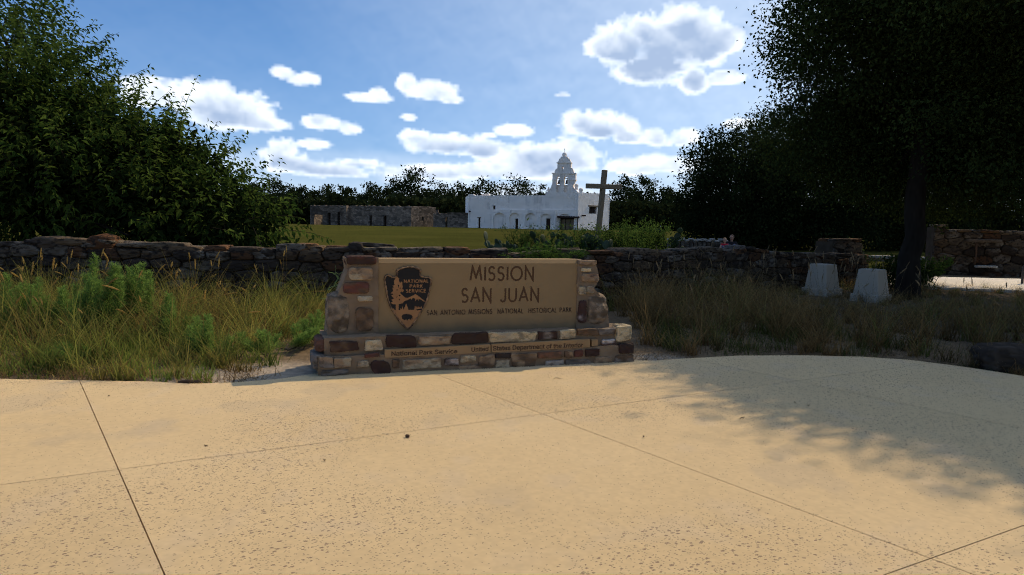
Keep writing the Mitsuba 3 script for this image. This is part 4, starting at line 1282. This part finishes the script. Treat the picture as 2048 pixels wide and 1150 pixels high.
# the far tree line: each tree its own, then the undergrowth
FAR = [(430, 366, 70, 'far tree half hidden by the left part of the broadleaf tree'), (490, 362, 60, 'far tree hidden behind the right tip of the broadleaf tree'), (545, 353, 66, 'tall far tree next to the right tip of the broadleaf tree'), (592, 372, 55, 'low far tree between the broadleaf tree and the ruin, left of the ruin corner'),
       (640, 371, 60, 'low rounded far tree above the left end of the ruin'), (688, 361, 46, 'small far tree with a loose top above the left half of the ruin'), (722, 378, 50, 'lowest far tree above the middle of the ruin, in a dip of the tree line'), (762, 362, 62, 'dark far tree directly left of the tallest far tree'),
       (826, 336, 84, 'tallest tree of the far tree line, rising above the right half of the ruin'), (878, 364, 62, 'far tree directly right of the tallest one'), (915, 376, 50, 'low sparse far tree in the gap left of the church'), (955, 354, 72, 'rounded far tree above the left end of the white church roof'),
       (1030, 355, 92, 'broad domed far tree behind the middle of the white church roof'), (1088, 367, 44, 'small thin far tree left beside the bell gable'), (1120, 372, 50, 'far tree hidden behind the bell gable'), (1180, 380, 60, 'low far tree between the bell gable and the wooden cross'), (1242, 354, 66, 'far tree directly behind the right arm of the wooden cross'),
       (1286, 350, 62, 'far tree with a high top right of the wooden cross'), (1332, 372, 54, 'lower far tree right of the high topped one'), (1362, 378, 60, 'far tree partly hidden by the rounded evergreen tree')]
for i, (px, py, w, lab_) in enumerate(FAR):
    D = 150 + (i * 37 % 5) * 7
    r = np.random.default_rng(600 + i)
    top, g = at(px, py, D), float(g_z(0, D))
    x, h, rad = top[0], (top[2] - .5) * 1.06, w / 1450 * D / 2 * 1.1
    ells = [(x, D, h * .60, rad, rad, h * .36), (x + rad * .35, D, h * .36, rad * 1.05, rad, h * .3), (x - rad * .5, D - 1, h * .66, rad * .6, rad * .6, h * .24), (x - rad * .3, D, h * .3, rad * 1.1, rad, h * .24), (x + rad * .45, D, h * .82, rad * .45, rad * .5, h * .17)]
    dens = .5 if px in (688, 1088, 722, 1180) else 1
    tree('far_tree', (x, D, g), (x, D, g + h * .4), .35, ells, 6, dict(clumps=int(100 * dens), per=46, sigma=rad * .15, L=.55, W=.36, ca=(.016, .024, .010), cb=(.032, .044, .016), power=.42),
         lab_, group='trees of the far tree line', seed=700 + i)
r = np.random.default_rng(77)
n = 26000
U = r.random((n, 3))
P = np.stack([-95 + 190 * U[:, 0], 136 + 14 * U[:, 1], g_z(0, 136.0) + U[:, 2] ** .8 * (3.9 + 1.8 * meshkit.noise(np.stack([U[:, 0] * 34, U[:, 0] * 0, U[:, 0] * 0], 1)))], 1)
put('undergrowth', leaves(P, rnd_dirs(r, n), rnd_dirs(r, n) * .7 + [0, -.3, .5], np.full(n, 1.1), np.full(n, .8), tones(r, n, (.013, .02, .008), (.03, .04, .015), .4)), 'mat_leaf_dull')
tag('undergrowth', 'dense dark undergrowth along the foot of the far tree line', 'bushes', kind='stuff')

# ---------------------------------------------------------------- cactus and shrubs behind the wall
pad = trimesh.creation.icosphere(subdivisions=2, radius=1.0)
pv = np.array(pad.vertices)
pv[:, 0] *= .5 * (1 - .28 * np.clip(-pv[:, 2], 0, 1))
pv[:, 1] *= .09
pv[:, 2] = pv[:, 2] * .6 + .55
PADS = []
for k, t in enumerate(((.026, .048, .018), (.034, .058, .022), (.02, .038, .015), (.05, .075, .032))):
    PADS.append(mikit.ply((pv, np.array(pad.faces)), 'mat_cactus', smooth=True, color=mottle(pv, t, k, .35, None, 5)))


def prickly_pear(px, pyt, D, npads, spread, label, seed):
    r = np.random.default_rng(seed)
    key = new('prickly_pear')
    tag(key, label, 'cactus')
    c = at(px, pyt, D)
    zb = float(g_z(0, D)) + .02
    H = c[2] - zb
    todo, made = [], 0
    for _ in range(max(4, npads // 7)):
        todo.append((np.array([c[0] + r.normal() * spread, D + r.normal() * spread * .7, zb]), np.array([r.normal() * .25, r.normal() * .25, 1.0]), 1))
    while made < npads and todo:
        p, d, lev = todo.pop(int(r.integers(len(todo))))
        d = d / np.linalg.norm(d)
        s = r.uniform(.15, .25) * (1 if lev < 5 else .85)
        a = r.uniform(0, math.pi)
        x = np.array([math.cos(a), math.sin(a), 0])
        x = x - d * (x @ d)
        x /= np.linalg.norm(x)
        y = np.cross(d, x)
        M = np.eye(4)
        M[:3, 0], M[:3, 1], M[:3, 2], M[:3, 3] = x * s, y * s, d * s, p
        scene[new(f'{key}__pad')] = {**PADS[r.integers(4)], 'to_world': T(M.tolist())}
        made += 1
        tip = p + d * s * 1.1
        if tip[2] - zb < H - .16:
            for _ in range(r.integers(1, 4)):
                o = x * r.uniform(-.42, .42) * s
                todo.append((tip + o - d * s * .06, d * .6 + np.array([r.normal() * .35, r.normal() * .35, .75]), lev + 1))
    return key


for i, (px, py, D, n_, sp_, lab) in enumerate(((1006, 478, 16.2, 50, .24, 'leftmost low dark clump of prickly pear cactus against the lawn'), (1052, 462, 16.8, 95, .36, 'prickly pear cactus with pale upright pads, in front of the church doors'), (1112, 456, 17.3, 105, .40, 'dense dark prickly pear cactus below the church entrance'),
                                               (1180, 462, 16.9, 100, .38, 'prickly pear cactus right at the left foot of the wooden cross'), (1232, 470, 16.6, 80, .34, 'prickly pear cactus between the cross and the bright leafy shrub'), (1318, 452, 18.2, 110, .42, 'grey green rightmost prickly pear cactus of the row'))):
    prickly_pear(px, py, D, n_, sp_, lab, 900 + i)


def shrub(px, py, D, w, n_, ca, cb, label, seed, L=.06, key='leafy_shrub', zb=None, sprays=70, cat='shrub'):
    """A bush of upright arching sprays set with small leaves."""
    r = np.random.default_rng(seed)
    key = new(key)
    tag(key, label, cat)
    c = at(px, py, D)
    zb = float(g_z(0, D)) if zb is None else zb
    H = c[2] - zb
    b = np.stack([c[0] + r.normal(size=sprays) * w * .25, D + r.normal(size=sprays) * w * .2, np.full(sprays, zb)], 1)
    e = np.stack([c[0] + r.normal(size=sprays) * w * .52, D + r.normal(size=sprays) * w * .4, zb + H * r.uniform(.45, 1.0, sprays)], 1)
    t = r.random((sprays, n_)) ** .6
    P = b[:, None] * (1 - t[..., None]) + e[:, None] * t[..., None] + np.array([0, 0, .25]) * (np.sin(t * math.pi) * H)[..., None] * .5
    n = sprays * n_
    P = P.reshape(-1, 3) + r.normal(size=(n, 3)) * .055
    D_ = np.repeat(e - b, n_, 0) * .35 + r.normal(size=(n, 3)) * .6 + [0, 0, .15]
    tone = np.repeat(tones(r, sprays, ca, cb, .2), n_, 0)
    s = r.uniform(.7, 1.3, n)
    part(key, 'stems', join([tube([b[k], b[k] * .45 + e[k] * .55 + [0, 0, .12 * H], e[k]], [.008, .006, .003], 3, False) for k in range(sprays)]), 'mat_bark', kind='stuff')
    part(key, 'leaves', leaves(P, D_, r.normal(size=(n, 3)) * .5 + [0, 0, .8], L * s, L * .42 * s, tone), 'mat_leaf', kind='stuff')
    return key


BR = dict(ca=(.048, .09, .02), cb=(.085, .14, .03))
shrub(1262, 447, 17.0, .95, 110, label='bright yellow green leafy shrub right of the wooden cross', seed=21, **BR)
shrub(1296, 438, 17.6, .7, 80, label='narrow bright green shrub rising above the cactus row, right of the yellow green one', seed=22, **BR)
shrub(1160, 448, 16.9, .8, 55, label='bright leafy shrub in front of the church entrance', seed=23, **BR)
shrub(1052, 450, 17.6, .7, 50, label='dark green leafy shrub left of the church entrance among the cactus', seed=24, ca=(.03, .055, .014), cb=(.05, .085, .02))
shrub(1205, 454, 17.4, .6, 45, label='green leafy shrub at the foot of the wooden cross', seed=25, ca=(.04, .07, .016), cb=(.06, .1, .025))
shrub(1784, 512, 18.2, .7, 45, label='leafy green shrub left of the oak trunk', seed=26, L=.09, ca=(.03, .05, .014), cb=(.06, .09, .02), sprays=40)
shrub(1848, 520, 18.4, .55, 45, label='leafy green sunlit shrub right of the oak trunk', seed=27, L=.1, sprays=34, **BR)


def fronds(key, starts, dirs, lens, npair, leaflet, ca, cb, label, seed, droop=.35, cat='shrub', slim=.16):
    """A feathery plant: arching fronds with fine paired leaflets."""
    r = np.random.default_rng(seed)
    key = new(key)
    tag(key, label, cat)
    n = len(starts)
    t = np.linspace(.06, 1, npair)
    P0 = starts[:, None] + dirs[:, None] * (lens[:, None] * t)[..., None] - np.array([0, 0, 1.0]) * (droop * lens[:, None] * t ** 2)[..., None]
    tan = dirs[:, None] - np.array([0, 0, 2.0]) * (droop * t)[None, :, None]
    tan = tan / np.linalg.norm(tan, axis=-1, keepdims=True)
    side = np.cross(tan, np.array([0, 0, 1.0]) + r.normal(size=(n, 1, 3)) * .5)
    side /= np.linalg.norm(side, axis=-1, keepdims=True) + 1e-9
    out = []
    tone = tones(r, n, ca, cb, .25)
    for s in (-1, 1):
        D = (side * s + tan * .55 + r.normal(size=side.shape) * .25).reshape(-1, 3)
        m = len(D)
        L = leaflet * np.tile(np.sin(t * 2.6 + .35), n) * r.uniform(.7, 1.2, m)
        out.append(leaves(P0.reshape(-1, 3), D, np.cross(D, tan.reshape(-1, 3)) + [0, 0, .3], np.maximum(L, .01), np.maximum(L, .01) * slim, np.repeat(tone, npair, 0)))
    part(key, 'stems', join([tube([p[0], p[len(p) // 2], p[-1]], [.005, .004, .002], 3, False) for p in P0]), 'mat_bark', kind='stuff')
    part(key, 'leaves', join(out), 'mat_grass', kind='stuff')
    return key


r = np.random.default_rng(55)
n = 150
c0, c1 = at(1040, 512, 13.3), at(1150, 512, 13.5)
st = c0 + (c1 - c0) * r.random((n, 1)) + r.normal(size=(n, 3)) * [.1, .22, .12] - [0, 0, .08]
dd = r.normal(size=(n, 3)) * [.75, .6, .3] + [0, -.25, .42]
dd /= np.linalg.norm(dd, axis=1, keepdims=True)
fronds('feathery_shrub', st, dd, r.uniform(.22, .5, n), 16, .085, (.05, .105, .02), (.085, .16, .035), 'bright green feathery shrub growing over the wall behind the sign panel', 56, .25)


def feather_weed(px, py, D, w, label, seed, n=9):
    """An upright weed: a bundle of plumes, each a thin stem thickly set with soft upswept threads."""
    r = np.random.default_rng(seed)
    key = new('feathery_weed')
    tag(key, label, 'weed')
    top = at(px, py, D)
    zb = float(g_z(0, D))
    H = top[2] - zb
    stems, thr = [], []
    for k in range(n):
        h = H * (1.0 if k == 0 else r.uniform(.45, .93))
        a = r.uniform(0, 6.28)
        lean = 0 if k == 0 else w * r.uniform(.25, .75)
        b = np.array([top[0] + r.normal() * w * .12, D + r.normal() * w * .1, zb])
        e = np.array([top[0] + math.cos(a) * lean, D + math.sin(a) * lean * .8, zb + h])
        t = np.linspace(0, 1, 6)[:, None]
        line = b * (1 - t) + e * t + np.array([math.cos(a), math.sin(a), 0]) * (lean * .25) * np.sin(t * math.pi)
        stems.append(tube(line, np.linspace(.005, .0015, 6), 3, False))
        m = int(420 * h / .9)
        tt = r.uniform(.12, 1.0, m)
        P = np.stack([np.interp(tt, t[:, 0], line[:, q]) for q in range(3)], 1)
        ang = r.uniform(0, 6.28, m)
        D_ = np.stack([np.cos(ang), np.sin(ang), r.uniform(.5, 1.7, m)], 1)
        L = (.045 + .075 * np.sin(np.clip(1.12 - tt, 0, 1) * 2.4)) * r.uniform(.6, 1.25, m) * min(1.0, w / .45)
        tone = tones(r, m, (.16, .27, .06), (.25, .38, .10), .25)
        P2 = P + D_ / np.linalg.norm(D_, axis=1, keepdims=True) * (L * .5)[:, None]
        thr.append(leaves(P, D_, rnd_dirs(r, m), L, np.full(m, .0042), tone, .1))
        thr.append(leaves(P2, D_ + rnd_dirs(r, m) * .8, rnd_dirs(r, m), L * .5, np.full(m, .004), tone, .1))
        thr.append(leaves(P2, D_ + rnd_dirs(r, m) * .8, rnd_dirs(r, m), L * .55, np.full(m, .004), tone, .1))
    part(key, 'stems', join(stems), 'mat_bark', kind='stuff')
    part(key, 'leaves', join(thr), 'mat_grass', kind='stuff')
    return key


for i, (px, py, D, w, lab) in enumerate(((190, 512, 9.1, .75, 'tallest feathery green weed in the grass on the left, reaching to the wall top'), (286, 528, 9.6, .40, 'feathery green weed right beside the tallest one'), (232, 545, 9.3, .42, 'short feathery weed leaning on the tallest one'),
                                         (78, 558, 9.3, .42, 'thin feathery weed left of the tallest one'), (14, 552, 9.2, .5, 'feathery weed at the left edge of the picture'), (338, 590, 9.0, .42, 'low feathery weed in the middle of the left grass bed'), (415, 632, 8.2, .42, 'low dark green feathery weed near the plaza edge'),
                                         (590, 652, 8.9, .5, 'blue green low feathery weed left of the sign'), (130, 690, 7.75, .5, 'low leafy weed at the plaza edge on the left'), (520, 665, 8.4, .45, 'low green weed amid dry stalks left of the bare sand'), (640, 625, 9.4, .45, 'green weed close to the sign, behind its left boulder'))):
    feather_weed(px, py, D, w, lab, 300 + i, n=24 if i == 0 else 8)
# curling vine at the sign's left pier
key = 'curly_vine'
tag(key, 'pale green curling vine beside the left pier of the sign', 'vine')
r = np.random.default_rng(12)
c = sp.hit(684, 566, PIE - .3)
root = sp.P(c[0] + .05, c[1] - .1, PIE - .3)
for k in range(16):
    a = r.uniform(-1.2, 1.3)
    L = r.uniform(.12, .30)
    t = np.linspace(0, 1, 16)
    u = -np.cos(a) * L * t + .035 * np.sin(t * r.uniform(7, 13) + k)
    z = np.sin(a) * L * t + .03 * np.cos(t * r.uniform(7, 13) + k) + .03
    p = root + u[:, None] * sp.u + np.array([0, 0, 1.0]) * z[:, None] + sp.n * (r.normal() * .05 * t)[:, None]
    v, f = tube(p, np.linspace(.0065, .0025, 16), 5)
    part(key, 'tendril', (v, f, np.full((len(v), 3), 1.0) * np.array([.30, .42, .20]) * r.uniform(.7, 1.2)), 'mat_grass', smooth=True)

# ---------------------------------------------------------------- grass beds
edge_line = np.array(edge)


def edge_y(x):
    o = np.argsort(edge_line[:, 0])
    return np.interp(x, edge_line[o, 0], edge_line[o, 1])


def sow(r, n, x0, x1, dens, y1=None):
    x = r.uniform(x0, x1, n * 3)
    lo = edge_y(x) + .02
    hi = wall_y(x) - .08
    y = lo + (hi - lo) * r.random(n * 3)
    k = r.random(n * 3) < dens(x, y)
    return np.stack([x[k], y[k]], 1)[:n]


def grass(key, xy, r, h, w, ca, cb, tip, label, spread=.08, per=24, lean=(.1, .6), hmod=None, brown=.0):
    n = len(xy) * per
    c = np.repeat(xy, per, 0)
    P = c + r.normal(size=(n, 2)) * spread
    lo = edge_y(P[:, 0]) + .015
    k = (P[:, 1] > lo)
    P, c = P[k], c[k]
    n = len(P)
    H = np.repeat(r.uniform(*h, len(xy)), per)[k] * r.uniform(.45, 1.1, n)
    if hmod is not None:
        H = H * hmod(P[:, 0], P[:, 1])
    az = r.uniform(0, 6.283, n)
    tuft = tones(r, len(xy), ca, cb, .35)
    dark = r.random((len(xy), 1))
    tuft = np.where(dark < brown, np.array([.13, .075, .03]) * r.uniform(.6, 1.5, (len(xy), 1)), tuft)
    tuft = np.where(dark > 1 - brown * .7, np.array([.07, .10, .022]) * r.uniform(.7, 1.4, (len(xy), 1)), tuft)
    tone = np.repeat(tuft, per, 0)[k] * (1 + .7 * (r.random((n, 1)) - .5))
    tp = tones(r, n, *tip, .3)
    v, f, c = blades(np.concatenate([P, soil_z(P[:, 0], P[:, 1])[:, None] - .01], 1), H, r.uniform(*w, n), r.uniform(*lean, n) * .5, az, r.uniform(.05, .55, n), tone, 4, tone * .5 + tp * .5)
    put(key, (v, f, c), 'mat_grass')
    tag(key, label, 'grass', kind='stuff')


def seed_heads(key, P, r, h, label, col=(.42, .31, .11), lean=.45):
    ms = []
    for p, hh in zip(P, h):
        a, l = r.uniform(0, 6.28), abs(r.normal()) * lean
        d = np.array([math.cos(a) * l, math.sin(a) * l, 1.0])
        d /= np.linalg.norm(d)
        e = np.array([math.cos(a), math.sin(a), -.4])
        t = np.linspace(0, 1, 8)
        q = p + d * (hh * t)[:, None] + e * (.16 * hh * l * 2 * t ** 3)[:, None]
        v, f = tube(q, np.linspace(.0028, .0014, 8), 3, False)
        c = np.tile(np.array(col) * r.uniform(.6, 1.0), (len(v), 1))
        ms.append((v, f, c))
        L = r.uniform(.08, .17)
        dirn = q[-1] - q[-2]
        dirn /= np.linalg.norm(dirn)
        s = q[-1] + dirn * (np.linspace(0, 1, 9) * L)[:, None] + e * (.12 * L * np.linspace(0, 1, 9) ** 2)[:, None]
        v, f = tube(s, np.array([.002, .0055, .0075, .0085, .0085, .008, .0068, .0048, .001]) * r.uniform(.8, 1.25) * (1 + .25 * np.sin(np.arange(9) * 2.4)), 5)
        ms.append((v, f, np.tile(np.array(col) * r.uniform(.8, 1.35), (len(v), 1))))
        m = 26
        tt = r.random(m)
        b = s[0] + (s[-1] - s[0]) * tt[:, None]
        dv = rnd_dirs(r, m) + dirn * .9
        ms.append(leaves(b, dv, rnd_dirs(r, m), np.full(m, .022), np.full(m, .0022), np.tile(np.array(col) * 1.2, (m, 1))))
    put(key, join(ms), 'mat_grass')
    tag(key, label, 'grass', kind='stuff')


r = np.random.default_rng(90)
GOLD, OLIVE, GREEN, STRAW = (.40, .30, .09), (.19, .23, .05), (.13, .23, .04), (.48, .38, .17)


def left_d(x, y):
    return np.clip((-2.62 - x) / .5, 0, 1) * (1 - .75 * np.clip((x + 4.4) / 1.2, 0, 1) * np.clip((9.9 - y) / 1, 0, 1) * 0) * (y > edge_y(x) + .05)


def left_h(x, y):
    return .55 + .55 * np.clip((y - edge_y(x)) / 1.5, 0, 1) - .28 * np.clip((x + 4.2) / 1.3, 0, 1)


grass('tall_grass', sow(r, 560, -11.5, -2.6, left_d), r, (.32, .98), (.006, .015), (.10, .145, .028), (.25, .195, .052), ((.42, .36, .12), (.23, .32, .06)), 'tall backlit olive and golden grass in the bed left of the sign', .06, 40, (.2, 1.2), hmod=left_h, brown=.3)
grass('green_grass', sow(r, 150, -11.5, -2.9, lambda x, y: left_d(x, y) * (y < edge_y(x) + 1.7)), r, (.22, .46), (.006, .014), GREEN, OLIVE, ((.10, .15, .03), (.2, .2, .05)), 'fresh green blades low in the left bed by the plaza edge', .10, 34, hmod=left_h)
grass('dry_stubble', sow(r, 700, -6.5, -1.7, lambda x, y: (y > edge_y(x) + .25 + .5 * (x > -3.4)) * 1.0 * ((y > 9.0) | (x < -3.0))), r, (.05, .16), (.004, .008), GOLD, STRAW, (STRAW, GOLD), 'short golden dry grass between the sign and the wall', .12, 40, (.3, 1.2))
grass('dead_litter', sow(r, 420, -11, -2.35, lambda x, y: (y < edge_y(x) + .5) * 1.0), r, (.06, .22), (.004, .010), (.13, .085, .04), (.27, .18, .085), ((.28, .2, .09), (.14, .09, .045)), 'dead brown grass litter along the plaza edge', .10, 30, (.8, 1.7))
q = sow(r, 170, -10.5, -3.4, lambda x, y: (y > edge_y(x) + .5) * 1.0)
seed_heads('seed_stalks', np.concatenate([q, soil_z(q[:, 0], q[:, 1])[:, None]], 1), r, r.uniform(.55, 1.1, len(q)), 'tan foxtail seed heads on long leaning stalks in the left bed')


def right_d(x, y):
    return np.clip((x - 1.75 - .35 * np.clip(9.6 - y, 0, 1)) / .5, 0, 1) * (y > edge_y(x) + .04)


def right_h(x, y):
    return (.42 + .75 * np.clip((y - edge_y(x)) / 1.6, 0, 1)) * (1 - .68 * np.clip((y - 11.5) / 2, 0, 1) * np.clip((x - 4.4) / 1.2, 0, 1))


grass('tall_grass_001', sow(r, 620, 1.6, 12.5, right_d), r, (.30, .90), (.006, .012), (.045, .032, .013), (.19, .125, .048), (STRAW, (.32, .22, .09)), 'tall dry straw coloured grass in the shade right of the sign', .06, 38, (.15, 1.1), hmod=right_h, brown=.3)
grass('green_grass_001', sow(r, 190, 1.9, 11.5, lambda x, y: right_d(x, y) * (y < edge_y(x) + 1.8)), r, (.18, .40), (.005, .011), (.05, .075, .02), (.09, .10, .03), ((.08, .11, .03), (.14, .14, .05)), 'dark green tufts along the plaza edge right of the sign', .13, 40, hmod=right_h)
grass('dead_litter_001', sow(r, 520, 1.5, 10, lambda x, y: (y < edge_y(x) + .75) * 1.0), r, (.04, .13), (.004, .008), (.10, .075, .045), (.22, .16, .09), ((.2, .15, .08), (.1, .07, .04)), 'dead grass litter along the plaza edge right of the sign', .12, 24, (.8, 1.7))
q = sow(r, 110, 1.9, 9.0, lambda x, y: right_d(x, y) * (y > edge_y(x) + .7))
seed_heads('seed_stalks_001', np.concatenate([q, soil_z(q[:, 0], q[:, 1])[:, None]], 1), r, r.uniform(.6, 1.15, len(q)), 'pale feathery seed heads in the grass right of the sign', (.30, .23, .13), .2)

# ---------------------------------------------------------------- the two people beyond the wall
def hull_chain(joints, bones, edge_len=.02, it=10):
    ball_ = trimesh.creation.icosphere(subdivisions=2, radius=1.0)
    ms = []
    for a, b in bones:
        pts = np.vstack([np.array(ball_.vertices) * joints[k][3] + np.array(joints[k][:3]) for k in (a, b)])
        ms.append(m3.Manifold.hull_points(pts.tolist()) if hasattr(m3.Manifold, 'hull_points') else m3.Manifold.batch_hull([]))
    M = m3.Manifold.batch_boolean(ms, m3.OpType.Add).refine_to_length(edge_len)
    m = M.to_mesh()
    t = trimesh.Trimesh(np.array(m.vert_properties[:, :3]), np.array(m.tri_verts), process=True)
    trimesh.smoothing.filter_taubin(t, iterations=it)
    return np.array(t.vertices), np.array(t.faces)


def sitter(pos, yaw, s, head, shirt, hair_tone, label, sleeves, turn):
    key = new('person')
    tag(key, label, 'person', 'people sitting beyond the wall')
    J = {'pel': (0, .02, .14, .13), 'belly': (0, .01, .28, .115), 'chest': (0, 0, .42, .125), 'neck0': (0, 0, .54, .055), 'neck': (0, -.015, .64, .05), 'head': (0, -.03, .775, .088), 'crown': (0, -.012, .80, .092), 'chin': (0, -.075, .70, .042), 'nose': (0, -.128, .755, .014), 'brow': (0, -.095, .80, .05),
         'foot0': (0, 0, 0, 0)}
    B = [('pel', 'belly'), ('belly', 'chest'), ('chest', 'neck0'), ('neck0', 'neck'), ('neck', 'head'), ('head', 'crown'), ('head', 'chin'), ('brow', 'nose'), ('crown', 'brow')]
    SH, TR = [('pel', 'belly'), ('belly', 'chest'), ('chest', 'neck0')], []
    for k, n_ in ((-1, 'l'), (1, 'r')):
        J.update({n_ + 'sh': (k * .18, 0, .50, .062), n_ + 'el': (k * .29, -.13, .31, .043), n_ + 'wr': (k * .15, -.40, .36, .028), n_ + 'pa': (k * .09, -.46, .37, .026), n_ + 'hip': (k * .10, 0, .12, .10), n_ + 'kn': (k * .15, -.37, .40, .062), n_ + 'an': (k * .12, -.60, .08, .04), n_ + 'to': (k * .14, -.78, .035, .032),
                  n_ + 'ear': (k * .09, -.02, .765, .018), n_ + 'th': (k * .10, -.47, .405, .011)})
        B += [('chest', n_ + 'sh'), (n_ + 'sh', n_ + 'el'), (n_ + 'el', n_ + 'wr'), (n_ + 'wr', n_ + 'pa'), ('pel', n_ + 'hip'), (n_ + 'hip', n_ + 'kn'), (n_ + 'kn', n_ + 'an'), (n_ + 'an', n_ + 'to'), ('head', n_ + 'ear'), (n_ + 'wr', n_ + 'th')]
        SH += [('chest', n_ + 'sh')] + ([(n_ + 'sh', n_ + 'mid')] if sleeves else [])
        J[n_ + 'mid'] = (k * .245, -.075, .39, .056)
        TR += [('pel', n_ + 'hip'), (n_ + 'hip', n_ + 'kn'), (n_ + 'kn', n_ + 'an')]
        for q in range(4):
            J[f'{n_}f{q}'] = (k * (.06 + .0), -.49 + .004 * q, .395 - .021 * q, .0095)
            J[f'{n_}g{q}'] = (k * (.015 + .006 * abs(q - 1)), -.485 + .004 * q, .385 - .021 * q, .0085)
            B += [(n_ + 'pa', f'{n_}f{q}'), (f'{n_}f{q}', f'{n_}g{q}')]
    c, sn = math.cos(turn), math.sin(turn)
    for k in ('head', 'crown', 'chin', 'nose', 'brow', 'lear', 'rear'):
        x, y, z, rr = J[k]
        y += .015
        J[k] = ((x * c - y * sn) * head, (x * sn + y * c) * head - .015, .66 + (z - .66) * head, rr * head)

    def out(v):
        cy, sy = math.cos(yaw), math.sin(yaw)
        return v @ np.array([[cy, sy, 0], [-sy, cy, 0], [0, 0, 1]]) * s + pos

    v, f = hull_chain(J, B, .018)
    part(key, 'body', (out(v), f), 'mat_skin', smooth=True)
    fat = lambda g, names: {k: (*q[:3], q[3] + g) for k, q in J.items()}  # noqa: E731
    v, f = hull_chain(fat(.014, 0), SH, .03)
    part(key, 'shirt', (out(v), f), shirt, smooth=True)
    v, f = hull_chain(fat(.012, 0), TR, .03)
    part(key, 'trousers', (out(v), f), 'mat_jeans', smooth=True)
    H = np.array(J['crown'][:3])
    m = trimesh.creation.icosphere(subdivisions=3, radius=J['crown'][3] + .014)
    hv, hf = np.array(m.vertices), np.array(m.faces)
    front_ = np.array([sn, -c, 0])
    keep = (hv[hf].mean(1) @ front_ < .045) | (hv[hf].mean(1)[:, 2] > .05)
    keep &= hv[hf].mean(1)[:, 2] > -.07
    hv = hv * (1 + .08 * (meshkit.noise(hv * 60, 2)[:, None] - .5)) + H
    part(key, 'hair', (out(hv), hf[keep], np.tile(np.array(hair_tone), (len(hv), 1))), 'mat_hair', smooth=True)
    for k in (-1, 1):
        e = np.array(J['brow'][:3]) + np.array([c * k * .034 + sn * .042, sn * k * .034 - c * .042, -.028]) * head
        m = trimesh.creation.icosphere(subdivisions=1, radius=.009)
        part(key, 'eye', (out(np.array(m.vertices) + e), np.array(m.faces)), 'mat_text_dark')


q = at(1464, 474, 35)
sitter(np.array([q[0], 35.0, q[2] - .79]), -.35, 1.0, 1.05, 'mat_dark_cloth', (.05, .03, .02), 'adult in a dark top sitting beyond the wall beside the child', True, -.3)
q = at(1449.5, 480, 34.6)
sitter(np.array([q[0], 34.6, q[2] - .60]), -.15, .74, 1.3, 'mat_red_cloth', (.22, .13, .06), 'small child in a red sleeveless top sitting beyond the wall beside the adult', False, -.2)
